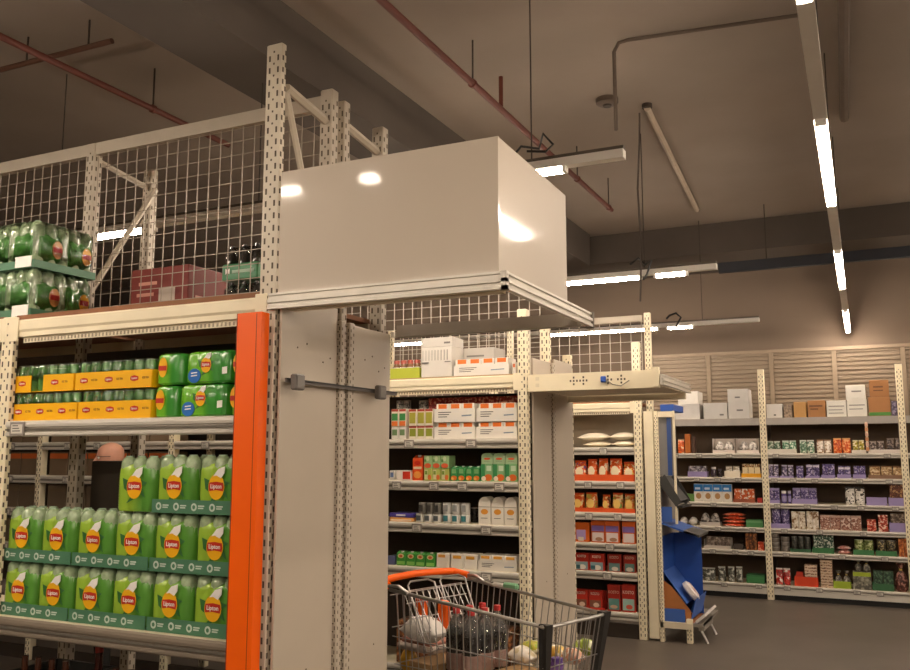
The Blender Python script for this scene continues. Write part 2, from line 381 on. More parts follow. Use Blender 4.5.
def wire_grid(parent, x0, x1, y, z0, z1, dx=.065, dz=.065, r=.0022, rail=True, mat=WIRE):
    m = MB(); n = max(1, round((x1-x0)/dx)); k = max(1, round((z1-z0)/dz))
    for i in range(n+1): x = x0+(x1-x0)*i/n; m.tube((x, y, z0), (x, y, z1), r, 4)
    for i in range(k+1): z = z0+(z1-z0)*i/k; m.tube((x0, y+.004, z), (x1, y+.004, z), r, 4)
    stuff(m.build('wire_mesh', mat, parent))
    if rail: MB().box(x0-.01, x1+.01, y-.015, y+.02, z1, z1+.06).build('mesh_rail', CREAMG, parent)

# ---- rack one: drinks rack in the foreground
Y1, XE = 2.598, -1.96
BZ0, BZ1 = 2.11, 2.185
r1 = thing('storage_rack', 'cream pallet-style rack filled with green iced tea packs, at left', 'rack', (0, 0, 0))
upright(r1, -2.015, Y1, 0, 3.172, .075, .03, CREAMP, pitch=.048)
upright(r1, -3.415, Y1, 0, 2.2, .075, .03)
upright(r1, -4.82, Y1, 0, 2.2, .075, .07)
for x in (-2.005, -3.415, -4.82):
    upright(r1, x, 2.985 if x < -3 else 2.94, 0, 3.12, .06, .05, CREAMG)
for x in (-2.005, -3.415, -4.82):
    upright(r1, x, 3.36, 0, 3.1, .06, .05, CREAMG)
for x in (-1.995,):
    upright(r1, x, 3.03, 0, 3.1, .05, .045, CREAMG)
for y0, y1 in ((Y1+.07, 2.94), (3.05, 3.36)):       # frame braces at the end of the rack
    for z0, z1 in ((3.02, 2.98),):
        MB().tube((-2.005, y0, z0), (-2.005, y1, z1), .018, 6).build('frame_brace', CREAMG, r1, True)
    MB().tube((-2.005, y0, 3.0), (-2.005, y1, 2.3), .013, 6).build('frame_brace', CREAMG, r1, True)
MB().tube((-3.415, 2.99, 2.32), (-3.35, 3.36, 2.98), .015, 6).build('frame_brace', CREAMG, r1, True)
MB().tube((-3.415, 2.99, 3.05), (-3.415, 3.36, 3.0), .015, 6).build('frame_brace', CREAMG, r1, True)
for x0, x1 in ((-3.378, -2.042), (-4.78, -3.452)):
    beam(r1, x0, x1, Y1+.01, BZ0, BZ1)
    MB().box(x0, x1, Y1+.012, 3.4, BZ1, BZ1+.02).build('top_deck', M('#8a5b3a', .7, var=.12), r1)
    MB().box(x0, x1, 3.36, 3.4, BZ0, BZ1).build('rear_beam', CREAMD, r1)
    MB().box(x0, x1, 3.0, 3.012, 1.78, BZ0-.03).build('back_panel', DARKP, r1)
    wire_grid(r1, x0, x1, 3.004, 2.235, 3.06, .064, .062)
    shelf(r1, x0, x1, Y1+.005, .39, 1.745, .068, ((x0+.08, .085),))
    shelf(r1, x0, x1, Y1+.005, .39, .935, .072, (), rail=M('#8b7f70', .5, .2))
    shelf(r1, x0, x1, Y1+.005, .39, .3, .072)
    for zz in (1.745, .935): MB().cbox(x0, x1, 3.05, 3.37, zz-.03, zz, .003).build('rear_shelf', DARKP, r1)
# orange corner guard
g = thing('corner_guard', 'bright orange vertical corner guard on the front edge of the drinks rack', 'guard', (-1.99, Y1-.062, 0))
MB().box(-.108, 0, 0, .006, 0, 2.115).build('front_face', ORANGE, g)
MB().box(-.006, 0, .0061, .046, 0, 2.115).build('side_face', ORANGE, g)
MB().box(-.111, -.1081, -.001, .007, 0, 2.115).build('edge_strip', M('#8f2f06', .5), g)
MB().box(-.022, -.0195, -.0006, -.0001, 0, 2.11).build('fold_line', M('#8f2f06', .5), g)
# end panels of rack one
def end_panels(nm, x, ys, z1, label, notch=True):
    e = thing('rack_cladding', label, 'panel', (x, ys[0][0], 0))
    y0 = ys[0][0]
    for i, (a, b) in enumerate(ys):
        MB().cbox(0, .012, a-y0, b-y0, .02, z1[i], .002).build('panel_board', PANEL, e)
        m = MB()
        for (yy, zz) in ((a+.16, 2.02), (a+.2, .82), (b-.05, 1.98), (b-.1, 1.96), (a+.1, 2.0)):
            m.lathe([(.0035, 0), (.0035, .0015)], 8)
            m.v[-16:] = [(.012+v[2], yy-y0+v[0], zz+v[1]) for v in m.v[-16:]]
        stuff(m.build('screw_hole', SLOT, e))
    return e
e1 = end_panels('e', XE-.0, ((2.602, 2.972), (3.085, 3.4)), (2.186, 2.135), 'tall beige end panels closing the drinks rack beside the orange guard')
upright(e1, .012, 2.975-2.602, 0, 2.14, .03, .04, PANEL, pitch=.03)
upright(e1, .012, 3.04-2.602, 0, 2.14, .03, .04, PANEL, pitch=.03)
# rail with two socket boxes across the end panels
s1 = thing('socket_rail', 'dark grey power rail with two socket boxes across the beige end panels', 'rail', (XE+.03, 2.6, 1.87))
MB().box(.002, .012, 0, .81, -.009, .007).build('rail_bar', M('#5d564f', .5), s1)
MB().box(.0125, .017, 0, .81, .001, .006).build('cable', BLACK, s1)
for yy in (.04, .635):
    k = MB().cbox(.018, .045, yy-.03, yy+.03, -.036, .022, .005).build('socket_box', M('#6d6761', .5), s1)
    MB().box(.045, .0465, yy-.022, yy+.022, -.028, .014).build('cover_plate', M('#7b756e', .45), k)

# ---- canopy and header box over the end of rack one
c1 = thing('canopy_frame', 'aluminium-edged canopy frame carrying the white header box', 'frame', (0, 0, 0))
def rail_profile(d, z):   # (outward, z) ridged aluminium profile
    return [(0, z), (-.02, z), (-.02, z+.012), (-.012, z+.014), (-.012, z+.022), (-.02, z+.024), (-.02, z+.036), (-.01, z+.038), (-.01, z+.05), (-.016, z+.052), (-.016, z+.06), (0, z+.06)]
XC = -1.07
ALUR = M('#cdc7bb', .35, .35)
MB().prism_x([(Y1+d, z) for d, z in rail_profile(0, 2.13)], -2.0, XC+.02).build('front_rail', ALUR, c1)
MB().prism_y([(XC-d, z) for d, z in rail_profile(0, 2.13)], Y1-.02, 3.53).build('side_rail', ALUR, c1)
MB().box(XC-.001, XC+.0195, Y1-.0195, Y1+.001, 2.131, 2.19).build('corner_piece', ALUR, c1)
MB().cbox(XC-.012, XC+.024, 3.53, 3.54, 2.125, 2.195, .003).build('rail_end_cap', ALUD, c1)
MB().box(-1.94, XC-.02, 3.44, 3.49, 2.128, 2.18).build('rear_beam', M('#a59c90', .5), c1)
MB().box(-1.94, XC-.02, Y1+.03, Y1+.07, 2.13, 2.18).build('front_beam', CREAMD, c1)
h1 = thing('header_box', 'large glossy white header box above the end of the drinks rack', 'sign box', (-1.965, Y1, 2.19))
wx, dy, hz = .88, .74, .45
MB().prism_y([(0, 0), (wx, 0), (wx, hz+.012), (0, hz+.012)], 0, .012).build('front_panel', WHITEG, h1)
MB().box(.02, .05, .03, dy, hz-.03, hz).build('stay_bar', CREAMD, h1)
MB().add([(wx-.012,.0125,0),(wx,.0125,0),(wx-.012,dy,0),(wx-.024,dy,0),(wx-.012,.0125,hz+.01),(wx,.0125,hz+.01),(wx-.012,dy,hz+.01),(wx-.024,dy,hz+.01)],[(0,3,2,1),(4,5,6,7),(0,1,5,4),(1,2,6,5),(2,3,7,6),(3,0,4,7)]).build('side_panel', WHITEG, h1)

# ---- rack two
Y2 = 5.055
R2 = [-7.56, -6.16, -4.76, -3.36, -1.96]
S2 = [1.703, 1.437, 1.174, .898, .3]
r2 = thing('storage_rack', 'cream rack behind the shopping cart with cartons and cans', 'rack', (0, 0, 0))
for i, x in enumerate(R2):
    upright(r2, x, Y2-.005, 0, 2.5, .06, .06, pitch=.045, side=(i == 4))
    if i >= 2: upright(r2, x, Y2+.41, 0, 2.48, .06, .05, pitch=.05, side=(i == 4))
    if i >= 2: upright(r2, x, Y2+.86, 0, 2.3, .06, .05, pitch=.05, side=(i == 4))
TG2 = {0: ((-2.74, .07), (-2.3, .07)), 1: ((-2.83, .065), (-2.56, .065), (-2.36, .065), (-2.11, .065)), 2: ((-2.68, .07), (-2.2, .07)), 3: ((-2.2, .07),), 4: ()}
for i in range(4):
    a, b = R2[i]+.032, R2[i+1]-.032
    beam(r2, a, b, Y2+.005, 2.016, 2.092)
    MB().box(a, b, Y2+.012, Y2+.86, 2.092, 2.1).build('top_deck', M('#b59a74', .7), r2)
    MB().box(a, b, Y2+.44, Y2+.45, .1, 2.01).build('back_panel', DARKP, r2)
    for k, z in enumerate(S2):
        tg = TG2[k] if i == 3 else ((a+.3, .07), (a+.62, .07), (a+1.05, .07))
        shelf(r2, a, b, Y2, .42, z, .062, tg, deck=CREAMD)
    if i >= 2: wire_grid(r2, a, b, Y2+.42, 2.12, 2.86, .075, .075, .0028, mat=WIREL)
    MB().box(a, b, Y2+.02, Y2+.05, 0, .1).build('kick_plate', DARKP, r2)
e2 = end_panels('e', XE+.032, ((Y2+.07, Y2+.4), (Y2+.475, Y2+.85)), (2.2, 2.23), 'beige end panels of the rack behind the shopping cart')
upright(e2, .012, .335, 0, 2.2, .03, .04, PANEL, pitch=.03)
# bare canopy of rack two
c2 = thing('canopy_frame', 'bare cream canopy frame jutting from the rack behind the cart', 'frame', (0, 0, 0))
fb = MB().box(XE+.035, -1.12, Y2, Y2+.03, 1.985, 2.088).build('front_beam', CREAM, c2)
for x in (-1.86,):
    for z in (2.01, 2.05): MB().box(x-.012, x+.012, Y2-.004, Y2-.0005, z, z+.022).build('bolt_plate', CREAMD, fb)
m = MB()
for cx in (-1.63, -1.57, -1.42, -1.34):
    for dx, dz in ((-.02, 0), (.02, 0), (0, .02), (0, -.02), (0, 0)): m.box(cx+dx-.005, cx+dx+.005, Y2-.0012, Y2-.0004, 2.04+dz-.006, 2.04+dz+.006)
stuff(m.build('perforation', SLOT, fb))
MB().cbox(-1.46, -1.43, Y2-.02, Y2-.001, 2.025, 2.06, .004).build('blue_clip', M('#2b55b0', .4), fb)
MB().path([(-1.43, Y2-.01, 2.04), (-1.39, Y2-.012, 2.01), (-1.34, Y2-.012, 2.0), (-1.29, Y2-.012, 2.03)], .003, 5).build('loose_wire', ALUD, fb)
MB().prism_y([(-1.11-d, z-.06) for d, z in rail_profile(0, 2.06)], Y2-.02, 5.86).build('side_rail', ALUR, c2)
MB().box(-1.15, -1.115, Y2-.025, Y2-.001, 1.99, 2.1).build('corner_piece', CREAM, c2)
MB().box(XE+.035, -1.12, 5.80, 5.84, 1.96, 2.04).build('rear_beam', CREAMD, c2)
MB().box(XE+.05, -1.13, Y2+.04, 5.79, 2.0, 2.006).build('underside_plate', M('#cdbfa6', .6), c2)

# ---- rack three
Y3 = 7.89
R3 = [-4.77, -3.37, -1.955]
S3 = [1.67, 1.365, 1.085, .815, .564, .222]
r3 = thing('storage_rack', 'cream rack with orange snack bags and red boxes left of the blue display', 'rack', (0, 0, 0))
for i, x in enumerate(R3):
    upright(r3, x, Y3, 0, 2.62, .07, .06, pitch=.05, side=(i == 2))
    upright(r3, x+.02, Y3+.4, 0, 2.95, .06, .05, pitch=.05, side=False)
TG3 = [((-2.27, .07),), ((-2.42, .07), (-2.12, .07)), ((-2.42, .07), (-2.15, .07)), ((-2.23, .08),), ((-2.26, .08),), ()]
for i in range(2):
    a, b = R3[i]+.037, R3[i+1]-.037
    beam(r3, a, b, Y3+.01, 1.995, 2.072)
    MB().box(a, b, Y3+.02, Y3+.86, 2.072, 2.085).build('top_deck', M('#9c6f4a', .7), r3)
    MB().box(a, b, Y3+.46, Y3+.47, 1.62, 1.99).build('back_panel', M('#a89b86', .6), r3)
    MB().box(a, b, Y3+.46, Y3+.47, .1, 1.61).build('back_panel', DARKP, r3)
    for k, z in enumerate(S3):
        shelf(r3, a, b, Y3, .44, z, .07, TG3[k] if i == 1 else ())
    MB().box(a, b, Y3+.02, Y3+.05, 0, .12).build('kick_plate', DARKP, r3)
    wire_grid(r3, a, b, Y3+.41, 2.1, 2.87, .1, .1, .0035, mat=WIREL)
# end-cap unit with side panel
e3 = thing('end_cap_unit', 'narrow cream end unit carrying the blue cardboard display', 'rack', (0, 0, 0))
MB().cbox(-1.9, -1.815, Y3+.002, Y3+.03, .02, 1.99, .003).build('side_panel', CREAM, e3)
upright(e3, -1.79, Y3, 0, 1.99, .035, .05, CREAM, pitch=.035)
upright(e3, -1.56, Y3+.02, 0, .2, .05, .05, CREAM, pitch=.035)
MB().box(-1.81, -1.53, Y3, Y3+.04, .12, .17).build('base_beam', CREAMD, e3)
MB().box(-1.81, -1.45, Y3+.045, Y3+.85, .14, .165).build('base_shelf', GREYP, e3)
MB().box(-1.77, -1.64, Y3+.0, Y3+.03, 1.935, 1.985).build('top_beam', CREAMD, e3)
MB().box(-1.772, -1.65, Y3+.035, Y3+.05, 1.42, 1.93).build('grey_panel', M('#7c7a78', .5), e3)
MB().box(-1.70, -1.662, Y3+.029, Y3+.0345, 1.42, 1.93).build('blue_strip', M('#2f4c86', .4), e3)
MB().box(-1.649, -1.632, Y3+.03, Y3+.06, 1.0, 1.99).build('edge_post', CREAMD, e3)
MB().box(-1.80, -1.79, Y3+.055, Y3+.85, .17, 1.98).build('back_panel', GREYP, e3)
BLUE = M('#1f4fa8', .45)
MB().cbox(-1.76, -1.64, Y3+.06, Y3+.5, 1.99, 2.05, .004).build('blue_tray', BLUE, e3)

# ---- back racks along the rear
Y4 = 10.65
R4 = [-2.62, -1.19, .235, 1.66]
S4 = [2.02, 1.62, 1.345, 1.06, .785, .53, .165]
r4 = thing('wall_rack', 'long rear rack with slatted back and small sweets across the back', 'rack', (0, 0, 0))
for i, x in enumerate(R4):
    upright(r4, x, Y4-.005, 0, 2.58, .07, .06, pitch=.05, side=False)
rng = random.Random(3)
for i in range(3):
    a, b = R4[i]+.037, R4[i+1]-.037
    MB().box(a, b, Y4+.47, Y4+.48, .1, 2.0).build('back_panel', M('#5b4a3b', .7), r4)
    MB().box(a, b, Y4, Y4+.5, 1.975, 2.02).build('top_deck', CREAMD, r4)
    MB().box(a, b, Y4-.012, Y4, 1.94, 2.02).build('top_rail', M('#a7a099', .45, .2), r4)
    for k, z in enumerate(S4[1:]):
        tg = []; x = a+.05+rng.random()*.1
        while x < b-.08:
            tg.append((x, .07)); x += .16+rng.random()*.3
        shelf(r4, a, b, Y4, .46, z, .055, tg)
    MB().box(a, b, Y4-.008, Y4, .06, .112).build('toe_rail', ALU, r4)
    MB().box(a, b, Y4+.03, Y4+.06, 0, .06).build('kick_plate', BLACK, r4)
SL = M('#8d7d6b', .6, var=.02); SLD = M('#94836f', .6)
for x0, x1 in ((-2.6, -1.86), (-1.86, -1.12), (-1.12, -.42), (-.42, .3), (.3, 1.02), (1.02, 1.66)):
    m = MB()
    m.box(x0+.03, x1-.03, Y4+.545, Y4+.55, 2.02, 2.82)
    z = 2.06
    while z < 2.8:
        m.prism_x([(Y4+.545, z), (Y4+.53, z+.004), (Y4+.53, z+.034), (Y4+.545, z+.04)], x0+.03, x1-.03); z += .052
    stuff(m.build('slat_panel', SL, r4))
    MB().box(x0-.025, x0+.025, Y4+.52, Y4+.555, 0, 2.83).build('slat_post', SLD, r4)
MB().box(-2.62, 1.66, Y4+.51, Y4+.56, 2.82, 2.86).build('slat_top_rail', SLD, r4)

# ------------------------------------------------------------------ iced-tea packs
LIME, DGREEN = '#7fae2c', '#2f7d36'
YEL = M('#f5b81c', .35, coat=.4); REDP = M('#c1301f', .4, coat=.3); WHT = M('#f4f1ea', .45)
LEAFG = M('#2f6a2c', .5); GLINT = M('#b9cdb0', .12, coat=1.0, var=.2, scale=30); TRAYG = M('#4a7a5c', .5, var=.06)
def emblem(parent, cx, cz, s, y, lettering=True):
    e = decal('emblem', ellipse(cx, cz, s*.5, s*.62, 20), y, YEL, parent)
    decal('leaf', [(cx-s*.22, cz+s*.5), (cx+s*.1, cz+s*.86), (cx+s*.5, cz+s*.98), (cx+s*.48, cz+s*.66), (cx+s*.28, cz+s*.42), (cx, cz+s*.55)], y+.0004, WHT, e, .002)
    decal('leaf', [(cx+s*.42, cz+s*.35), (cx+s*.82, cz+s*.2), (cx+s*.48, cz-s*.02)], y+.0008, LEAFG, e, .001)
    decal('leaf', [(cx-s*.42, cz+s*.3), (cx-s*.8, cz+s*.42), (cx-s*.7, cz-s*.1), (cx-s*.46, cz-s*.25)], y+.0008, LEAFG, e, .001)
    decal('leaf', [(cx+s*.36, cz-s*.34), (cx+s*.72, cz-s*.55), (cx+s*.5, cz-s*.05)], y+.0008, LEAFG, e, .001)
    decal('leaf', [(cx-s*.25, cz-s*.55), (cx-s*.5, cz-s*.85), (cx, cz-s*.64)], y+.0008, LEAFG, e, .001)
    decal('name_plate', [(cx-s*.43, cz-s*.2), (cx, cz-s*.15), (cx+s*.43, cz-s*.2), (cx+s*.47, cz), (cx+s*.43, cz+s*.2), (cx, cz+s*.25), (cx-s*.43, cz+s*.2), (cx-s*.47, cz)], y-.001, REDP, e)
    if lettering: text('Lipton', WHT, s*.3, e, (cx, y-.0026, cz+s*.02), .92)
    return e
def film_ring(w, d, z, n=3, sc=.006, inset=0, seg=6):
    """outline of a shrink-wrapped block of bottles, n bulges wide"""
    pts = []; hw, hd = w/2-inset, d/2-inset
    N = n*seg
    for i in range(N+1):
        x = -hw + 2*hw*i/N; ph = (i/seg) % 1
        e = min(i, N-i)/seg
        r = min(1, e*2) if e < .5 else 1
        pts.append((x*(1 if 0 < i < N else .97), -hd + sc*(1-math.sin(math.pi*ph)) + (1-math.sqrt(max(0, 1-(1-r)**2)))*.02, z))
    q = [(-x, -y, zz) for x, y, zz in pts]
    return pts + q
BW, BH, BD = .198, .218, .135
def bottle_mesh():
    m = MB(); r = .0325
    m.lathe([(r*.9, 0), (r, .01), (r, .172), (r*.97, .188), (r*.86, .2), (r*.66, .209), (.017, .2125)], 12)
    m.lathe([(.016, .2125), (.0155, .217), (.012, .218)], 10, mi=1)
    o = m.build('bottle', [M('#9db28c', .1, coat=1.0, var=.2, scale=40), M('#a3bda0', .2, coat=.8)], None, True)
    me = o.data; bpy.data.objects.remove(o); return me
BOT = bottle_mesh()
def make_tea_pack():
    t = thing('bottle_pack', 'x', 'drinks pack', (0, 0, 0), 'shrink-wrapped packs of iced tea bottles')
    rs = [film_ring(BW, BD, z, 3, .007, i) for z, i in ((0, .003), (.01, 0), (.12, 0), (.16, .001), (.172, .004), (.182, .012), (.187, .028))]
    MB().rings(rs).build('printed_film', M_split('#96bb3c', '#5a963a', .56, .16, .25, BW/2), t, True)
    for ix in (-1, 0, 1):
        for iy in (-1, 1): link('bottle', BOT, t, (ix*.0635, iy*.0325, .0))
    emblem(t, .002, .097, .078, -BD/2-.001)
    m = MB()
    for ix in (-1, 0, 1): m.lathe([(.011, .165), (.008, .176), (.003, .181)], 8, ix*.0635-.004, -.054)
    return t
tea = make_tea_pack()
def tea_tray(n):
    t = thing('pack_tray', 'x', 'tray', (0, 0, 0), 'green cardboard trays under the iced tea packs')
    w_ = n*.204; m = MB()
    m.box(-w_/2, w_/2, -.075, .075, -.005, -.001)
    m.build('tray_base', TRAYG, t)
    for nm, b in (('tray_wall', (-w_/2, w_/2, -.078, -.075, -.005, .046)), ('tray_wall', (-w_/2, w_/2, .075, .078, -.005, .046))):
        k = MB().box(*b).build(nm, TRAYG, t)
        if b[2] < 0:
            pr = M('#c4d2c4', .5)
            x = -w_/2+.035
            while x < w_/2-.03:
                decal('printed_emblem', ellipse(x, .02, .014, .015, 14), -.0781, pr, k, .0006)
                decal('printed_emblem', ellipse(x, .02, .007, .008, 10), -.0788, TRAYG, k, .0005)
                for q, (l, zz) in enumerate(((.03, .022), (.026, .014))): decal('printed_line', [(x+.02, zz), (x+.02+l, zz), (x+.02+l, zz+.005), (x+.02, zz+.005)], -.0781, pr, k, .0006)
                x += .088
    return t
trayd = tea_tray(2)
YT = Y1+.112
# boundaries of the three 2-pack trays in metres (front plane)
xs = [-2.157-.209*k for k in range(7)]       # right edges going left
used = {'p': False, 't': False}
def put(key, root, loc, label, group=None, rz=0):
    if not used.get(key):
        used[key] = True; root.location = loc; root.rotation_euler = (0, 0, rz); root['label'] = label
        if group: root['group'] = group
        return root
    return dup(root, loc, label, group, rz)
rowname = ['bottom layer', 'middle layer', 'top layer']
for lay in range(3):
    z = .941 + lay*.2215
    for k in range(6):
        if lay == 2 and k > 2: break
        cx = -2.259-.2085*k
        if lay == 2 and k == 2: cx -= .0
        zz = z
        if lay == 2 and k == 2: zz = z-.005+.0005
        pos = ORD[k]
        put('p', tea, (cx, YT, zz), 'green iced tea bottle pack, %s, %s left of the orange guard' % (rowname[lay], pos), None, rng.uniform(-.03, .03) if lay < 2 else rng.uniform(-.05, .02))
    for k in range(3):
        if lay == 2 and k > 0: break
        put('t', trayd, (-2.363-.417*k, YT, z), 'green printed tray under the packs, %s, %s left of the orange guard' % (rowname[lay], ORD[k]))

# yellow trays of cans on the upper shelf
CANM = [M('#5d8f4a', .25, .2, coat=.6, var=.25, scale=25), M('#b6bfae', .25, .5)]
def can_mesh():
    m = MB(); m.lathe([(.022, 0), (.026, .005), (.026, .1), (.023, .108)], 12).lathe([(.023, .108), (.0235, .112), (.021, .112), (.02, .109)], 12, mi=1)
    o = m.build('can', CANM, None, True); me = o.data; bpy.data.objects.remove(o); return me
CAN = can_mesh()
YTR = M('#f0b400', .5, var=.03)
def can_tray(w_, label, loc, torn=None, right_only=False):
    t = thing('can_tray', label, 'drinks tray', loc, 'yellow trays of iced tea cans')
    hh = .072
    MB().box(-w_/2, w_/2, -.085, .085, 0, .003).build('tray_base', YTR, t)
    segs = [(-w_/2, w_/2)] if not torn else [(-w_/2, torn[0]), (torn[1], w_/2)]
    for a, b in segs:
        k = MB().box(a, b, -.087, -.084, 0, hh).build('tray_front', YTR, t)
        n = max(1, int((b-a)/.15+.4))
        for i in range(n):
            cx = a+(b-a)*(i+.5)/n-.02*(n > 1 or b-a > .12)
            decal('logo', [(cx-.02, hh*.42), (cx, hh*.36), (cx+.02, hh*.42), (cx+.023, hh*.52), (cx+.02, hh*.64), (cx, hh*.7), (cx-.02, hh*.64), (cx-.023, hh*.52)], -.0871, REDP, k, .0006)
            text('Lipton', WHT, .013, k, (cx, -.0884, hh*.54), .95)
            if b-a > .12: text('ICE TEA', M('#8a4a1c', .5), .012, k, (cx+.06, -.0876, hh*.54), .8)
    for sx in (-1, 1): MB().box(sx*w_/2-.0015, sx*w_/2+.0015, -.0835, .084, 0, hh).build('tray_side', YTR, t)
    n = int((w_-.006)/.0535)
    for i in range(n):
        for j in range(3): link('can', CAN, t, (-w_/2+.003+(i+.5)*(w_-.006)/n, -.0555+j*.0545, .004))
    MB().cbox(-w_/2+.001, w_/2-.001, -.0832, .0832, .05, .119, .012).build('clear_film', M_film(), t, True)
    return t
def X1p(u, v): return on_y(u, v, Y1+.03).x
sh = 1.746
for (u0, u1, v, z, lab, torn) in ((11, 77, 405, sh, 'yellow iced tea can tray, lower layer, leftmost on the upper shelf', None),
                           (78, 151, 402, sh, 'yellow iced tea can tray, lower layer, beside the green can packs', None),
                           (14, 74, 372, sh+.122, 'torn yellow iced tea can tray, upper layer, by the left post', 1),
                           (75.5, 152, 368, sh+.122, 'yellow iced tea can tray, upper layer, beside the green can packs', None)):
    a, b = X1p(u0, v), X1p(u1, v); w_ = b-a
    can_tray(w_-.004, lab, ((a+b)/2, Y1+.118, z), (-w_/2+.11, -w_/2+.185) if torn else None)

# green film packs of cans with a blue disc
def can_pack(w_, d, h, label, loc, front=True, n=4):
    t = thing('can_pack', label, 'drinks pack', loc, 'green film packs of iced tea cans')
    rs = [film_ring(w_, d, z, n, .005, i) for z, i in ((0, .008), (.008, 0), (h*.5, 0), (h-.016, 0), (h-.006, .005), (h, .018))]
    MB().rings(rs).build('printed_film', M_split('#6cb52c', '#3c9034', .55, .12, .25, w_/2), t, True)
    if front:
        emblem(t, -.01, h*.56, .05, -d/2)
        k = decal('blue_disc', ellipse(-w_*.28, h*.24, .031, .028, 20), -d/2+.0005, M('#1b66b8', .4), t, .003)
        for q in range(2): decal('printed_line', [(-w_*.28-.015, h*.24+.008-.011*q), (-w_*.28+.015, h*.24+.01-.011*q), (-w_*.28+.015, h*.24+.014-.011*q), (-w_*.28-.015, h*.24+.012-.011*q)], -d/2-.0027, WHT, k, .0008)
        k = decal('printed_panel', [(w_*.3, h*.25), (w_*.4, h*.27), (w_*.4, h*.48), (w_*.3, h*.46)], -d/2+.0012, WHT, t, .002)
    else:
        decal('emblem', ellipse(-w_*.2, h*.55, .022, .04, 16), -d/2+.001, YEL, t, .002)
        decal('name_plate', [(-w_*.2-.02, h*.45), (-w_*.2+.02, h*.45), (-w_*.2+.02, h*.6), (-w_*.2-.02, h*.6)], -d/2-.0015, REDP, t, .001)
    return t
for (u0, u1, v0, v1, z, fr, n, lab) in ((151, 175, 380, 418, sh, False, 2, 'green can pack seen end-on, lower layer beside the yellow trays'),
                                (176, 226, 378, 417, sh, True, 4, 'green can pack with blue disc, lower layer on the upper shelf'),
                                (228, 244, 377, 416, sh, False, 2, 'green can pack half hidden by the orange guard, lower layer'),
                                (153, 181, 340, 380, sh+.1285, False, 2, 'green can pack seen end-on, upper layer beside the yellow trays'),
                                (183, 231, 337, 376, sh+.1285, True, 4, 'green can pack with blue disc, upper layer on the upper shelf'),
                                (232, 246, 336, 376, sh+.1285, False, 2, 'green can pack half hidden by the orange guard, upper layer')):
    a, b = X1p(u0, (v0+v1)/2), X1p(u1, (v0+v1)/2)
    can_pack(b-a-.004, .17, .127, lab, ((a+b)/2, Y1+.125, z), fr, n)

# ------------------------------------------------------------------ goods on the top deck of rack one
DK = BZ1+.0205
def wrapped_tray(label, loc, nx=8, ny=5, h=.215):
    t = thing('wrapped_bottle_tray', label, 'drinks tray', loc, 'film-wrapped bottle trays on the top deck')
    w_, d = nx*.066+.01, ny*.066+.01
    MB().box(-w_, 0, 0, d, 0, .004).build('tray_base', TRAYG, t)
    MB().box(-w_, 0, -.002, .001, 0, .035).build('tray_wall', TRAYG, t)
    MB().box(-.001, .002, 0, d, 0, .035).build('tray_wall', TRAYG, t)
    for i in range(nx):
        for j in range(ny):
            if i < 2 or j < 2:
                b = link('bottle', BOT, t, (-.038-i*.066, .038+j*.066, .0045))
    PK = M('#4f8f3c', .3, coat=.5, var=.3, scale=20)
    for j in range(2):
        MB().cbox(-.0725, -.0025, .012+j*.165, .16+j*.165, .037, .165, .02).build('printed_film', PK, t, True)
        k = MB(); y = .12+j*.165
        k.rings([[(xx, y+.028*math.cos(a2*math.pi/8), .1+.042*math.sin(a2*math.pi/8)) for a2 in range(16)] for xx in (-.003, .001)])
        k = k.build('emblem', YEL if h > .2 and j == 1 else M('#d9a05a', .4), t)
        MB().box(.0011, .0018, y-.024, y+.024, .088, .112).build('name_plate', REDP, k)
    for i in range(3):
        MB().cbox(-.16-i*.165, -.012-i*.165, .0025, .0725, .037, .165, .02).build('printed_film', PK, t, True)
    MB().box(-.115, -.012, -.006, -.003, .003, .052).build('paper_label', WHT, t)
    MB().cbox(-w_, .004, -.0075, d, .036, h+.003, .03).build('clear_film', M_film(), t, True)
    return t
ql = on_y(32, 290, 2.64)
wrapped_tray('film-wrapped tray of green bottles on the top deck, lower of two', (ql.x, 2.64, DK))
wrapped_tray('film-wrapped tray of green bottles on the top deck, upper of two', (ql.x-.005, 2.645, DK+.222))
# red carton
a, b = on_y(131, 290, 3.05), on_y(188, 288, 3.05); hh = on_y(188, 264, 3.05).z-DK
t = thing('red_carton', 'red printed carton with a white paper label behind the wire mesh', 'box', (a.x, 3.05, DK))
REDC = M('#74241a', .6, var=.08); w_ = b.x-a.x
MB().cbox(0, w_, 0, .27, 0, hh, .003).build('carton_body', REDC, t)
decal('paper_label', [(w_*.5, hh*.12), (w_*.78, hh*.12), (w_*.78, hh*.62), (w_*.5, hh*.62)], 0, M('#b7aa9c', .6), t)
for i in range(3): decal('printed_line', [(w_*(.08+.03*i), hh*(.3+.2*i)), (w_*(.36+.05*i), hh*(.3+.2*i)), (w_*(.36+.05*i), hh*(.36+.2*i)), (w_*(.08+.03*i), hh*(.36+.2*i))], 0, M('#c98f7e', .6), t)
MB().box(w_, w_+.001, .05, .2, hh*.4, hh*.48).build('printed_line', M('#c98f7e', .6), t)
MB().box(.0, w_, .13, .14, hh, hh+.001).build('top_seam', M('#6b241a', .6), t)
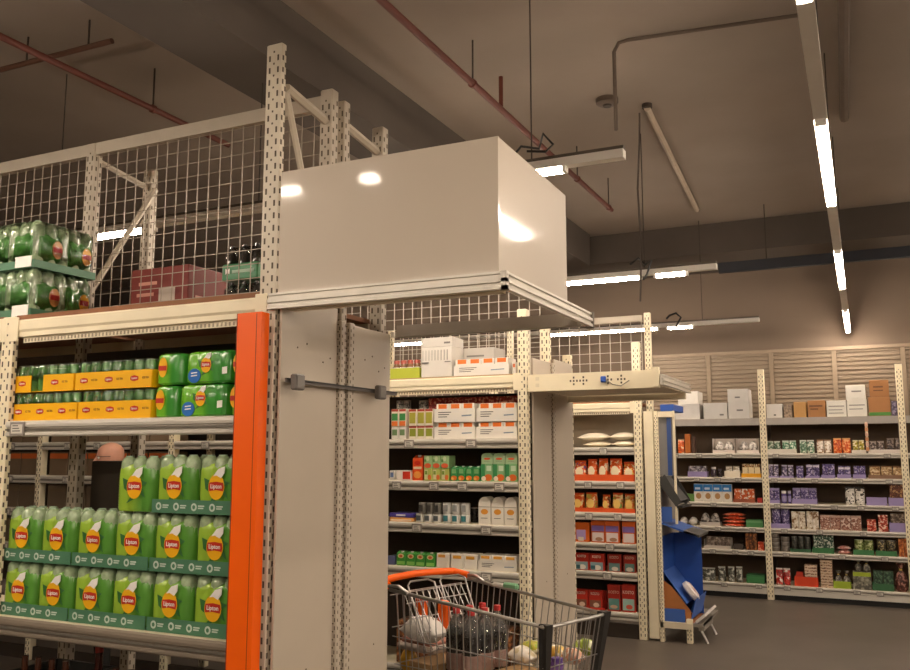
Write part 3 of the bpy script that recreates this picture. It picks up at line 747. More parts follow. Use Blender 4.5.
# green-wrapped bottle packs
for i in range(2):
    a, b = on_y(221, 285, 3.06), on_y(257, 283, 3.06)
    t = thing('water_pack', 'dark bottle pack with green wrapper behind the mesh, %s one' % ('lower', 'upper')[i], 'drinks pack', (a.x, 3.06, DK+i*.17), 'green-wrapped bottle packs behind the mesh')
    w_ = b.x-a.x
    MB().cbox(0, w_, 0, .26, 0, .075, .006).build('wrapper', M('#2f7d4d', .4, coat=.4), t)
    text('M', WHT, .035, t, (.035, -.001, .04)); decal('printed_line', [(.06, .03), (w_-.02, .03), (w_-.02, .045), (.06, .045)], 0, M('#a9c9b2', .5), t)
    for k in range(3):
        for j in range(4):
            MB().lathe([(.027, .075), (.027, .11), (.02, .135), (.011, .145), (.011, .165)], 10, .03+k*(w_-.06)/2, .035+j*.063).build('bottle', M('#3d3a35', .15, coat=.8), t, True)
    MB().cbox(.001, w_-.001, .002, .258, .076, .152, .02).build('clear_film', M_film(), t, True)
t = thing('dark_carton', 'tall dark carton on the rear side of the drinks rack, below the bald head', 'box', (on_y(108, 500, 3.1).x, 3.1, .9355))
MB().cbox(-.12, .12, 0, .22, 0, on_y(110, 461, 3.1).z-.9355, .004).build('carton_body', M('#3a3128', .7), t)
MB().box(-.119, .119, -.0012, 0, .3, .304).build('seam', M('#241e18', .7), t)
# things below the lower shelf
t = thing('dark_bottle', 'dark brown bottle standing under the lower shelf of the drinks rack', 'bottle', (-2.93, 2.75, .3005))
MB().lathe([(.04, 0), (.045, .01), (.045, .3), (.03, .38), (.016, .43), (.015, .5)], 14).build('glass_body', M('#3a1712', .15, coat=.6), t, True)
MB().lathe([(.017, .5), (.017, .535)], 12).build('cap', M('#8f2a20', .4), t, True)
for i in range(3):
    t = thing('drinks_crate', 'dark plastic crate on the lowest drinks rack shelf, %s from left' % ORD[i], 'crate', ((-3.37, -2.85, -2.45)[i], Y1+.03, .3005), 'crates on the lowest drinks shelf')
    DC = M('#2b2925', .5); m = MB()
    for b in ((0, .36, 0, .012, 0, .4), (0, .36, .288, .3, 0, .4), (0, .012, .012, .288, 0, .4), (.348, .36, .012, .288, 0, .4)): MB().box(*b).build('crate_wall', DC, t)
    MB().box(.012, .348, .012, .288, 0, .012).build('crate_base', DC, t)
    MB().box(.1, .26, -.004, 0, .3, .34).build('hand_grip', M('#a79f92', .6), t)
    for k in range(4):
        kb = MB().lathe([(.035, .015), (.037, .03), (.037, .3), (.014, .4), (.014, .46)], 10, .06+k*.08, .08).build('bottle', M('#4b2a1c', .15, coat=.6), t, True)

# ------------------------------------------------------------------ generic goods
def I_carton(t, w, d, h, c='#eeeeee', band=None, patch=None, txt=None, lines=0, rough=.5, prt=None, lid=None):
    """folding box; band=(z0,z1,col) patch=list of (x0,x1,z0,z1,col) in fractions"""
    m = M_print(*prt) if prt else M(c, rough, var=.04)
    b = MB().cbox(-w/2, w/2, 0, d, 0, h, .003).build('carton_body', m, t)
    if band: decal('printed_band', [(-w/2+.001, h*band[0]), (w/2-.001, h*band[0]), (w/2-.001, h*band[1]), (-w/2+.001, h*band[1])], 0, M(band[2], .45), t, .0008)
    for ip, p in enumerate(patch or []):
        x0, x1, z0, z1, col = p
        decal('printed_patch', ellipse((x0+x1)/2*w-w/2, (z0+z1)/2*h, (x1-x0)*w/2, (z1-z0)*h/2, 10) if len(col) == 9 else
              [(x0*w-w/2, z0*h), (x1*w-w/2, z0*h), (x1*w-w/2, z1*h), (x0*w-w/2, z1*h)], 0, M(col[:7], .45), t, .0012+.0005*ip)
    for i in range(lines):
        z = h*(.62-.12*i); decal('printed_line', [(-w*.38, z), (-w*(.02+.05*i), z), (-w*(.02+.05*i), z+h*.05), (-w*.38, z+h*.05)], 0, INK, t, .0014)
    if txt: text(txt[0], M(txt[1], .5), txt[2]*h, t, (0, -.0016, h*txt[3]), txt[4] if len(txt) > 4 else 1)
    if lid: MB().box(-w/2-.003, w/2+.003, -.003, d+.003, h-lid*h, h+.001).build('lid', M(c, rough, var=.03), t)
def I_tray(t, w, d, h, c='#8d7fb4', back=0, lines=0, side=None):
    m = M(c, .55, var=.05)
    MB().box(-w/2, w/2, .002, d-.002, 0, .003).build('tray_base', m, t)
    MB().box(-w/2, w/2, 0, .002, 0, h).build('tray_front', m, t)
    MB().box(-w/2, w/2, d-.002, d, 0, max(h, back)).build('tray_back', m, t)
    s = side or h
    for x in (-w/2, w/2-.002): MB().box(x, x+.002, .0021, d-.0021, 0.0031, s).build('tray_side', m, t)
    for i in range(lines):
        z = h*(.7-.17*i); decal('printed_line', [(-w*.4, z), (-w*(.08+.05*i), z), (-w*(.08+.05*i), z+h*.06), (-w*.4, z+h*.06)], 0, INK, t, .0008)
    if lines: decal('printed_mark', [(w*.18, h*.4), (w*.42, h*.44), (w*.42, h*.54), (w*.18, h*.5)], 0, M('#8a9aa8', .5), t, .0008)
def I_bag(t, w, d, h, c='#e8762a', c2='#f3d9b0', prt=None, patch=None, zig=True, seal=None):
    """upright pouch: full at the base, pinched to a flat seal"""
    m = M_print(*prt) if prt else M(c, .35, var=.15, scale=25, coat=.3, bump=.4)
    rs = []
    for f, th, ww in ((0, .75, .9), (.06, 1, .97), (.35, 1, 1), (.65, .8, .98), (.85, .35, .93), (.9, .08, .92), (1, .06, .95)):
        r = []
        for i in range(16):
            a = 2*math.pi*i/16; ca, sa = math.cos(a), math.sin(a)
            x = math.copysign(abs(ca)**.6, ca)*w/2*ww; y = d/2 + math.copysign(abs(sa)**.8, sa)*d/2*th
            r.append((x, y, f*h))
        rs.append(r)
    MB().rings(rs).build('pouch', m, t, True)
    MB().box(-w*.46, w*.46, d/2-d*.04-.001, d/2+d*.04+.001, h*.9, h).build('seal_strip', M(seal or (prt[1] if prt else c), .4), t)
    if patch: decal('printed_patch', ellipse(0, h*.42, w*.33, h*.25, 12), .001, M(patch, .45), t, .003)
def I_can(t, w, d, h, c='#c9ccc9', lab=None, lid='#c9c5bb', seg=14, mark=None):
    r = w/2
    if mark: decal('printed_patch', [(-r*.55, h*.2), (r*.45, h*.2), (r*.45, h*.8), (-r*.55, h*.8)], r*.16, M(mark, .45), t, r*.2)
    MB().lathe([(r*.94, 0), (r, .004), (r, h-.006), (r*.95, h-.002)], seg, 0, r).build('can_body', M(c, .3, .4) if not lab else (M_print(*lab) if isinstance(lab, tuple) else M(lab, .4)), t, True)
    MB().lathe([(r*.97, h-.004), (r*.99, h), (r*.93, h), (r*.9, h-.003)], seg, 0, r).build('rim', M(lid, .3, .5), t, True)
def I_jar(t, w, d, h, c='#6b4a2a', lid='#d9d2c4', lab=None):
    r = w/2
    MB().lathe([(r*.9, 0), (r, h*.05), (r, h*.7), (r*.82, h*.8)], 12, 0, r).build('jar_body', M(c, .2, coat=.5, var=.2, scale=30), t, True)
    MB().lathe([(r*.86, h*.8), (r*.86, h*.98), (r*.8, h)], 12, 0, r).build('lid', M(lid, .35), t, True)
    if lab: MB().lathe([(r*1.01, h*.15), (r*1.01, h*.6)], 12, 0, r).build('label_band', M(lab, .5), t, True)
def I_brick(t, w, d, h, c=None, patch=None, prt=('#3f9a4c', '#f0e6d0', '#e8762a'), cap='#f0ece2', top=None):
    """drink carton with a sloped top and a small cap"""
    MB().cbox(-w/2, w/2, 0, d, 0, h*.86, .003).build('carton_body', M(c, .4, var=.06) if c else M_print(*prt), t)
    for ip, (x0, x1, z0, z1, col) in enumerate(patch or []):
        decal('printed_patch', ellipse((x0+x1)/2*w-w/2, (z0+z1)/2*h, (x1-x0)*w/2, (z1-z0)*h/2, 10) if len(col) == 9 else [(x0*w-w/2, z0*h), (x1*w-w/2, z0*h), (x1*w-w/2, z1*h), (x0*w-w/2, z1*h)], 0, M(col[:7], .45), t, .0012+.0005*ip)
    MB().prism_x([(.003, h*.86), (d-.003, h*.86), (d*.55, h*.99), (d*.45, h*.99)], -w/2+.002, w/2-.002).build('carton_top', M(top or (c or prt[1]), .45), t)
    MB().lathe([(min(w, d)*.16, h*.9), (min(w, d)*.16, h)], 8, 0, d*.3).build('cap', M(cap, .4), t, True)
def I_dome(t, w, d, h, c='#efe9dc', patch='#e9a13b'):
    """white pack with a rounded top"""
    pr = [(-w/2, 0), (w/2, 0), (w/2, h*.7)] + [(w/2*math.cos(a*math.pi/10), h*.7+h*.3*math.sin(a*math.pi/10)) for a in range(1, 10)] + [(-w/2, h*.7)]
    MB().prism_y(pr, 0, d).build('pack_body', M(c, .45, var=.03), t, True)
    decal('printed_band', [(-w/2+.001, h*.62), (w/2-.001, h*.62), (w/2-.001, h*.645), (-w/2+.001, h*.645)], 0, M('#a79f90', .5), t, .001)
    decal('printed_patch', ellipse(0, h*.46, w*.3, h*.1, 12), 0, M(patch, .5), t, .0012)
    decal('printed_line', [(-w*.3, h*.22), (w*.25, h*.22), (w*.25, h*.24), (-w*.3, h*.24)], 0, INK, t, .0012)
def I_pillow(t, w, d, h, c='#e9e0cc', prt=None, patch=None):
    """lying bag: puffed in the middle, thin at both ends"""
    m = M_print(*prt) if prt else M(c, .4, var=.08, scale=20, coat=.3, bump=.5)
    rs = []
    for f, th in ((0, .1), (.04, .2), (.1, .45), (.2, .75), (.34, .94), (.5, 1), (.66, .95), (.8, .78), (.9, .46), (.96, .2), (1, .1)):
        rs.append([(-w/2+f*w, d/2+math.copysign(abs(math.cos(2*math.pi*i/20))**.8, math.cos(2*math.pi*i/20))*d/2*(.86+.14*th), max(0, h*.42+math.sin(2*math.pi*i/20)*h*(.58 if math.sin(2*math.pi*i/20) > 0 else .42)*th)) for i in range(20)])
    MB().rings(rs).build('pouch', m, t, True)
    for x in (-w/2, w/2-.008): MB().box(x, x+.008, d*.08, d*.92, h*.4, h*.46).build('seal_strip', m, t)
    if patch: 
        k = MB().cbox(-w*.2, w*.2, d*.02, d*.1, h*.3, h*.62, .004).build('printed_patch', M(patch, .5), t)
def I_bottle(t, w, d, h, c='#3a2a22', cap='#c9332a', lab=None):
    r = w/2
    MB().lathe([(r*.9, 0), (r, h*.03), (r, h*.6), (r*.85, h*.7), (r*.4, h*.86), (r*.32, h*.92)], 14, 0, r).build('bottle_body', M(c, .15, coat=.7), t, True)
    MB().lathe([(r*.37, h*.92), (r*.37, h)], 10, 0, r).build('cap', M(cap, .4), t, True)
    if lab: MB().lathe([(r*1.01, h*.2), (r*1.01, h*.5)], 14, 0, r).build('label_band', M(lab, .5), t, True)
def I_sheet(t, w, d, h, c='#caa56c', prt=None):
    """flat pack lying in a stack"""
    MB().cbox(-w/2, w/2, 0, d, 0, h, .002).build('pack_body', M_print(*prt) if prt else M(c, .45, var=.1), t)
    MB().box(-w/2+.002, w/2-.002, -.0012, 0, h*.25, h*.75).build('end_print', M('#e8dcc8', .5) if not prt else M(prt[2] or prt[1], .5), t)
def I_tied(t, w, d, h, c='#6b3b33', prt=None):
    """knotted cellophane bag"""
    rs = []
    for f, q in ((0, .75), (.08, 1), (.4, 1), (.62, .7), (.74, .22), (.8, .2), (.92, .6), (1, .7)):
        rs.append([(w/2*q*math.cos(2*math.pi*i/12)*(1+.06*math.sin(3*i)), d/2+d/2*q*math.sin(2*math.pi*i/12), f*h) for i in range(12)])
    MB().rings(rs).build('pouch', M_print(*prt) if prt else M(c, .25, var=.3, scale=30, coat=.5, bump=.5), t, True)
    MB().lathe([(w*.13, h*.74), (w*.13, h*.8)], 10, 0, d/2).build('tie', M('#c9a94c', .4), t, True)
KIND = {'carton': (I_carton, 'box'), 'tray': (I_tray, 'tray'), 'bag': (I_bag, 'bag'), 'can': (I_can, 'can'), 'jar': (I_jar, 'jar'), 'brick': (I_brick, 'carton'),
        'dome': (I_dome, 'pack'), 'pillow': (I_pillow, 'bag'), 'bottle': (I_bottle, 'bottle'), 'sheet': (I_sheet, 'pack'), 'tied': (I_tied, 'bag')}
SEEN = {}
def goods(where, Y, zs, u0, u1, vt, kind, n, name, desc, depth=None, vb=None, zb=None, dy=.02, gap=.004, ord_from=None, nz=1, rzj=0, **kw):
    """n things side by side between pixel columns u0,u1 on a shelf (height zs, front plane Y); vt is their top row in the photo"""
    yf = Y+dy
    vm = vt if vb is None else (vt+vb)/2
    a, b = on_y(u0, vt, yf).x, on_y(u1, vt, yf).x
    base = zs+.0008 if zb is None else zb
    htot = on_y((u0+u1)/2, vt, yf).z-base
    h = htot/nz - (0 if nz == 1 else .0006); wi = (b-a)/n-gap
    if kind in ('can', 'jar', 'bottle'): dd = wi
    else: dd = depth or min(.3, max(.06, wi*1.0))
    fn, cat = KIND[kind]; root = None
    for k in range(nz):
        for i in range(n):
            key = desc+where; tot = n*nz
            if nz > 1:
                od = ('%s column from left, %s in stack' % (ORD[i], ORD[k])) if n > 1 else '%s from bottom of stack' % ORD[k]
                lab = '%s on %s, %s' % (desc, where, od)
            elif n > 1: lab = '%s on %s, %s from left' % (desc, where, ORD[i])
            else: lab = '%s on %s' % (desc, where)
            loc = (a+(b-a)*(i+.5)/n, yf+random.uniform(0, .004), base+k*(htot/nz))
            if root is None:
                root = thing(name, lab, cat, loc, None); fn(root, wi, dd, h, **kw); o = root
            else: o = dup(root, loc, lab)
            if tot > 1: o['group'] = desc+' row'
            if rzj and nz == 1: o.rotation_euler = (0, 0, random.uniform(-rzj, rzj))
    return a, b, base+htot, dd

# ---- rack two goods
W2 = lambda k: {'d': 'the top deck behind the canopy', 0: 'first shelf behind cart', 1: 'second shelf behind cart', 2: 'third shelf behind cart', 3: 'fourth shelf behind cart'}[k]
D2 = 2.1005
def g2(k, *a, **kw): return goods(W2(k), Y2, D2 if k == 'd' else S2[k], *a, **kw)
g2('d', 390, 419.5, 368, 'tray', 1, 'jar_tray', 'lime green tray', depth=.2, c='#b5bf3a')
g2('d', 392, 419, 360, 'jar', 4, 'sauce_jar', 'small white-labelled jar in lime tray', dy=.028, zb=D2+.004, c='#7d5a38', lid='#a8442e', lab='#e6dfd0')
g2('d', 421, 452, 347, 'carton', 1, 'shipping_carton', 'tall white carton with vertical slots', depth=.18, c='#d9d4cb', patch=[(.05+.1*i, .065+.1*i, .55, .9, '#8f8a84') for i in range(9)]+[(.02, .25, .46, .5, '#6e6a66'), (.78, .96, .48, .51, '#6e6a66')])
zc = on_y(436, 347, Y2+.02).z+.001
g2('d', 421, 452, 337.5, 'carton', 1, 'shipping_carton', 'flat white carton atop the tall carton', depth=.18, zb=zc, c='#d2cdc4', patch=[(.75, .95, .3, .5, '#77736d')])
g2('d', 455, 494, 348, 'carton', 1, 'shipping_carton', 'wide grey-white carton behind the orange-food box', depth=.2, dy=.205, c='#bcb7af', patch=[(.3, .75, .7, .76, '#7d7974')])
g2('d', 453.5, 509, 364.5, 'tray', 1, 'food_tray', 'white printed tray with orange packs', depth=.17, c='#e6e1d8', lines=3, back=.06)
g2('d', 455, 508, 358.5, 'carton', 4, 'food_pack', 'white pack with orange picture', depth=.14, dy=.03, zb=D2+.004, c='#e9e3d8', patch=[(.18, .86, .72, .98, '#e8772a')])
g2('d', 511.5, 516, 362, 'carton', 1, 'food_pack', 'single white pack beside the cream post', depth=.16, c='#dcd6cb', patch=[(.2, .8, .55, .85, '#c9693a')])
g2(0, 391, 406, 427, 'carton', 2, 'food_pack', 'pale grey small pack', depth=.1, c='#d8d4cc', patch=[(.15, .85, .3, .8, '#6f8a5e')])
g2(0, 408.5, 433, 426, 'carton', 3, 'food_pack', 'olive green label pack', depth=.1, c='#e4ddce', patch=[(.1, .9, .2, .8, '#8b9632')], band=(.86, .99, '#a83c2a'))
g2(0, 391, 406, 409, 'carton', 2, 'food_pack', 'green and orange vegetable pack', depth=.1, zb=on_y(398, 427, Y2+.02).z+.001, c='#e8dfcc', patch=[(.08, .92, .35, .75, '#3f8d4a'), (.08, .92, .05, .32, '#e0752c')], band=(.86, .99, '#a83c2a'))
g2(0, 408.5, 433, 409, 'carton', 3, 'food_pack', 'yellow-green vegetable pack', depth=.1, zb=on_y(420, 426, Y2+.02).z+.001, c='#e8dfcc', patch=[(.1, .9, .15, .8, '#a7a23a')], band=(.86, .99, '#a83c2a'))
g2(0, 395, 409, 400.5, 'can', 2, 'tin_can', 'steel tin at the back', dy=.2, gap=.002, lab=('#a6a49e', '#55534f', '#dcd8cf', 30))
g2(0, 417, 426, 400.5, 'can', 1, 'tin_can', 'lone steel tin at the back', dy=.2, lab=('#a6a49e', '#55534f', '#dcd8cf', 30))
for lay, (v0, v1) in enumerate(((427, 424), (408.5, 405))):
    zb = None if lay == 0 else zt
    nm = ('lower', 'upper')[lay]
    a, b, zt_, _ = g2(0, 434, 475, v0, 'tray', 1, 'food_tray', '%s white printed tray near shelf middle' % nm, depth=.17, zb=zb, c='#ece7dd', lines=3)
    g2(0, 476, 517, v0-.5, 'tray', 1, 'food_tray', '%s white printed tray by the cream post' % nm, depth=.17, zb=zb, c='#ece7dd', lines=3)
    bz = (S2[0]+.0008 if zb is None else zb)+.004
    a, b, zt, _ = g2(0, 436, 474, v1-1.5, 'carton', 3, 'food_pack', 'orange-picture pack in %s middle tray' % nm, depth=.14, dy=.03, zb=bz, c='#efe9dd', patch=[(.18, .86, .7, .98, '#e8772a')])
    g2(0, 478, 516, v1-2, 'carton', 3, 'food_pack', 'orange-picture pack in %s post tray' % nm, depth=.14, dy=.03, zb=bz, c='#efe9dd', patch=[(.18, .86, .7, .98, '#e8772a')])
    zt += .003
g2(0, 428, 517, 397, 'carton', 5, 'food_pack', 'red flat carton at the back', depth=.12, dy=.22, prt=('#b52a1c', '#d98a6c', '#8e1f16', 26))
# second shelf
g2(1, 389, 394.5, 470.5, 'carton', 1, 'food_pack', 'white and blue narrow pack', depth=.1, c='#dcd9d2', patch=[(.2, .8, .3, .8, '#6a7fa8')])
g2(1, 396, 411, 470.5, 'carton', 1, 'food_pack', 'white and red carton', depth=.1, c='#e9e0d6', patch=[(.45, .97, .12, .9, '#d43a20')])
g2(1, 412, 422.5, 455, 'brick', 1, 'drink_carton', 'tall orange-red pack', depth=.1, c='#e2521c', patch=[(.1, .9, .08, .36, '#f0a04a00'), (.1, .9, .44, .54, '#f4d9b0'), (.2, .8, .6, .78, '#c9280f00')])
g2(1, 423.5, 449, 468.5, 'carton', 3, 'drink_carton', 'lower pale green vegetable carton', depth=.1, c='#b3bf62', patch=[(.1, .5, .1, .9, '#d8d6a6'), (.5, .95, .05, .5, '#e2753a00'), (.15, .45, .5, .8, '#7d9a3c')])
g2(1, 423.5, 449, 455.5, 'carton', 3, 'drink_carton', 'upper pale green vegetable carton', depth=.1, zb=on_y(436, 468.5, Y2+.02).z+.001, c='#9bbf86', patch=[(.05, .95, .02, .4, '#e2653a00'), (.3, .7, .55, .95, '#c9d8ae00'), (.1, .3, .5, .7, '#5f8f4e')])
g2(1, 450, 480, 466, 'brick', 4, 'drink_carton', 'dark green carton with orange fruit', depth=.1, c='#38914f', patch=[(.05, .95, .03, .36, '#e6782c00'), (.2, .8, .5, .8, '#7fb87a'), (.1, .5, .05, .25, '#f0b05a00')])
g2(1, 480.5, 517, 464, 'carton', 3, 'drink_carton', 'green and white juice carton', depth=.1, c='#86bd82', patch=[(.0, .35, .1, .98, '#3f8f55'), (.3, .98, .02, .42, '#e6702c00'), (.05, .45, .02, .3, '#f0e2cc00'), (.5, .9, .6, .9, '#cfe3c4')])
zj = on_y(498, 464, Y2+.02).z+.001
g2(1, 481, 517, 453, 'dome', 3, 'juice_pack', 'upper round-topped green juice pack', depth=.1, zb=zj, c='#a9c99a', patch='#e0572a')
# third shelf
g2(2, 389, 412.5, 517.5, 'carton', 1, 'food_pack', 'orange and white flat carton', depth=.14, c='#e9a95e', patch=[(.05, .95, .15, .55, '#f4dcc0')])
g2(2, 389, 412.5, 513, 'carton', 1, 'food_pack', 'purple flat carton on the orange one', depth=.14, zb=on_y(400, 517.5, Y2+.02).z+.001, c='#4a3f96', patch=[(.3, .7, .3, .7, '#d9d4e8')])
g2(2, 414, 440, 514, 'can', 3, 'tin_can', 'lower white tin with dark label', gap=.002, lab='#d9d8d2', mark='#51585c')
g2(2, 417, 440, 503, 'can', 3, 'tin_can', 'upper dark grey tin', gap=.002, zb=on_y(427, 514, Y2+.02).z+.001, lab='#807c74', mark='#45423e')
g2(2, 441, 468, 514, 'can', 3, 'tin_can', 'lower white tin with teal label', gap=.002, lab='#e0dfd9', mark='#3e7f86')
g2(2, 441, 468, 503, 'can', 3, 'tin_can', 'upper white tin', gap=.002, zb=on_y(455, 514, Y2+.02).z+.001, lab='#e0dfd9', mark='#9a9c9a')
g2(2, 469, 477, 508, 'can', 1, 'tin_can', 'dark tin standing further back', dy=.15, lab=('#3c3833', '#2a2622', '#5d574f', 30))
g2(2, 478, 517, 497, 'dome', 3, 'white_pack', 'white round-topped pack with orange flower', depth=.09, gap=.006)
# fourth shelf
g2(3, 387, 395, 556, 'carton', 1, 'food_pack', 'blue-grey narrow pack', depth=.1, c='#5c6285')
g2(3, 396, 435, 552, 'brick', 4, 'drink_carton', 'small green drink box with round emblem', depth=.08, c='#459a3c', patch=[(.15, .85, .5, .84, '#d9c89000'), (.3, .7, .56, .76, '#c9602e00'), (.08, .92, .06, .3, '#8cc462')], gap=.005)
g2(3, 436, 449, 553.5, 'carton', 1, 'white_pack', 'white pack next to green boxes', depth=.1, c='#e6dccf', patch=[(.15, .7, .72, .92, '#d99a4a')])
g2(3, 450.5, 477, 554, 'carton', 2, 'white_pack', 'cream pack with yellow mark', depth=.1, c='#efe8dc', patch=[(.15, .8, .66, .86, '#e3a43c')])
g2(3, 477.5, 517, 561.5, 'tray', 1, 'food_tray', 'white printed tray', depth=.16, c='#e9e3d8', lines=3)
g2(3, 479, 516.5, 555.5, 'carton', 3, 'white_pack', 'white pack with yellow mark in tray', depth=.12, dy=.03, zb=S2[3]+.0048, c='#efe8dc', patch=[(.15, .85, .74, .93, '#e3a43c')])
# bottom shelf of rack two, mostly behind the cart
goods('lowest shelf behind cart', Y2, S2[4], 396, 512, 625, 'carton', 7, 'food_pack', 'dark printed carton', depth=.15, prt=('#7a4a2c', '#3a2a20', '#b07a4c', 18))
# bays further left, seen through the gap of the drinks rack
for bi, (x0, x1) in enumerate(((-7.5, -6.22), (-6.1, -4.82))):
    for k, z in ((0, 1.703), (1, 1.437), (2, 1.174), (3, .898)):
        n = 6
        root = None
        for i in range(n):
            w_ = (x1-x0)/n-.01; cols = [('#b9572a', '#e0904a', '#d9b9a0'), ('#8c4a2a', '#cf7a34', '#e2c9a8'), ('#6f5a44', '#8d7759', '#57452f'), ('#7b654b', '#a08a6a', '#5d4a36')][k]
            lab = 'carton glimpsed through the gap, %s bay, %s level, %s from left' % (('farther', 'nearer')[bi], ORD[k], ORD[i])
            loc = (x0+.005+(i+.5)*(x1-x0)/n, Y2+.04, z+.0008)
            if root is None:
                root = thing('food_pack', lab, 'box', loc, 'cartons glimpsed through the drinks rack'); I_carton(root, w_, .2, .19, c=('#7a6650', '#6e5c48', '#6a5a48', '#5f503f')[k], band=(.7, .92, ('#8a5a34', '#c9622a', '#6f5c46', '#6f5c46')[k]))
            else: dup(root, loc, lab, 'cartons glimpsed through the drinks rack')

# ---- rack three goods
W3 = ['white bag shelf by blue display', 'upper orange bag shelf', 'lower orange bag shelf', 'purple box shelf', 'upper red box shelf', 'lower red box shelf']
def g3(k, *a, **kw): return goods(W3[k], Y3, S3[k], *a, **kw)
g3(0, 582, 610, 441, 'pillow', 1, 'flour_bag', 'flat white bag, lower left', depth=.26, c='#e8dcc2')
z_ = on_y(596, 441, Y3+.02).z+.001
g3(0, 611, 634, 440, 'pillow', 1, 'flour_bag', 'flat white bag, lower right', depth=.26, c='#eadfc8')
g3(0, 576, 607, 432.5, 'pillow', 1, 'flour_bag', 'plump white bag, upper left', depth=.26, zb=z_, c='#efe4cd')
g3(0, 608, 634, 432, 'pillow', 1, 'flour_bag', 'plump white bag, upper right', depth=.26, zb=z_+.004, c='#efe4cd')
OB = dict(prt=('#e8651c', '#f2dcae', '#d24a12', 16))
g3(1, 567.5, 634.5, 474.5, 'tray', 1, 'snack_tray', 'long low orange tray', depth=.25, c='#d9541a')
for i, (a, b, vt, c) in enumerate(((568, 572.5, 460, '#8a3a5c'), (573, 585, 460.5, '#7a5aa8'), (586, 596, 459, '#e0641f'), (597, 607, 458.5, '#e0641f'), (608, 621, 458.5, '#d8561a'), (622, 634, 462, '#f0cf6a'))):
    g3(1, a, b, vt, 'bag', 1, 'snack_bag', '%s bag' % ('narrow dark-red', 'purple and white', 'orange and cream', 'orange white-windowed', 'orange pasta', 'yellow pasta')[i], depth=.1, dy=.03, zb=S3[1]+.0045, prt=('#e8651c', '#f3e2bf', c, 13), patch='#f1dfba', seal='#cf4d14')
g3(2, 567.5, 635, 508, 'tray', 1, 'snack_tray', 'second long orange tray', depth=.25, c='#d9541a')
for i, (a, b, vt, c) in enumerate(((571, 583, 493, '#d24a12'), (584, 596, 492.5, '#b8b04a'), (601, 609, 495, '#5a3a22'), (611, 622, 493, '#6a9a3c'), (623, 634, 494, '#e9d36a'))):
    g3(2, a, b, vt, 'bag', 1, 'snack_bag', '%s bag' % ('orange macaroni', 'olive-topped', 'dark brown', 'green-tinged', 'yellow shell')[i], depth=.1, dy=.03, zb=S3[2]+.0045, prt=('#e0722a', '#f0d79a', c, 13), patch='#efc66a', seal='#cf4d14')
g3(3, 567, 574, 522.5, 'carton', 1, 'cereal_box', 'narrow orange cut-off box', depth=.07, c='#df6a1f', patch=[(.05, .95, .2, .62, '#9d83bd')])
g3(3, 575, 589, 522.5, 'carton', 1, 'cereal_box', 'shorter orange and purple box', depth=.07, c='#df6a1f', patch=[(.08, .75, .12, .62, '#b59ccb'), (.2, .6, .05, .25, '#e8d9c2')])
g3(3, 590.5, 619, 520.5, 'carton', 2, 'cereal_box', 'orange and purple porridge box', depth=.07, c='#dd641c', patch=[(.05, .95, .5, .76, '#8d72b8'), (.08, .92, .05, .45, '#e6d6d0'), (.3, .85, .06, .24, '#b78a6c00')])
g3(3, 621.5, 635, 521.5, 'carton', 1, 'cereal_box', 'single porridge box by the cream post', depth=.07, c='#dd641c', patch=[(.05, .95, .5, .76, '#8d72b8'), (.08, .92, .05, .45, '#e6d6d0')])
RK = dict(c='#c0301e', txt=('KOSTO', '#f2e6d2', .21, .82, .78), patch=[(.08, .92, .04, .5, '#8fa9ac'), (.3, .8, .04, .34, '#efe7da00'), (.1, .4, .1, .3, '#3d6a74')])
g3(4, 567.5, 572.5, 555, 'carton', 1, 'dessert_box', 'narrow cut-off red dessert box', depth=.07, c='#b82d1c')
g3(4, 574, 604, 553.5, 'carton', 2, 'dessert_box', 'bright red dessert box', depth=.07, **RK)
g3(4, 607, 621, 554.5, 'carton', 1, 'dessert_box', 'darker red dessert box', depth=.07, c='#9c2a1c', txt=('KOSTO', '#d9b8a0', .21, .82, .78), patch=[(.1, .9, .05, .5, '#6d8f8a'), (.3, .8, .05, .3, '#d9cfc000')])
g3(4, 623, 635.5, 555, 'carton', 1, 'dessert_box', 'dark red dessert box by the cream post', depth=.07, c='#9c2a1c', txt=('KOSTO', '#d9b8a0', .21, .82, .74), patch=[(.1, .9, .05, .5, '#5d8078'), (.2, .8, .05, .3, '#c9bfb000')])
g3(5, 572, 604.5, 607, 'tray', 1, 'display_tray', 'red display tray', depth=.09, zb=None, c='#c22e1e', back=.16)
g3(5, 574, 602, 590, 'carton', 2, 'dessert_box', 'brown-picture red dessert box', depth=.06, dy=.03, zb=S3[5]+.0045, c='#c02f1e', txt=('KOSTO', '#f2d9c8', .2, .82, .74), patch=[(.1, .9, .06, .48, '#8a5a44'), (.35, .8, .1, .35, '#e8c9b000')])
g3(5, 607, 620, 585, 'carton', 1, 'dessert_box', 'tall teal-picture red dessert box', depth=.07, c='#a82a1c', txt=('KOSTO', '#d9a890', .16, .72, .82), patch=[(.08, .92, .06, .48, '#5f928a'), (.2, .8, .1, .24, '#c9a58a00')])
g3(5, 621, 635, 585, 'carton', 1, 'dessert_box', 'tall red dessert box with strawberry dish', depth=.07, c='#b22c1e', txt=('KOSTO', '#efd2c0', .16, .72, .82), patch=[(.08, .92, .06, .48, '#9fc2b8'), (.3, .8, .1, .28, '#d9604a00')])

# ---- back rack goods
W4 = ['top deck of rear rack', 'first rear shelf', 'second rear shelf', 'third rear shelf', 'fourth rear shelf', 'fifth rear shelf', 'lowest rear shelf']
def g4(k, *a, **kw):
    kw.setdefault('dy', .015); return goods(W4[k], Y4, S4[k], *a, **kw)
def zt4(u, v): return on_y(u, v, Y4+.015).z+.001
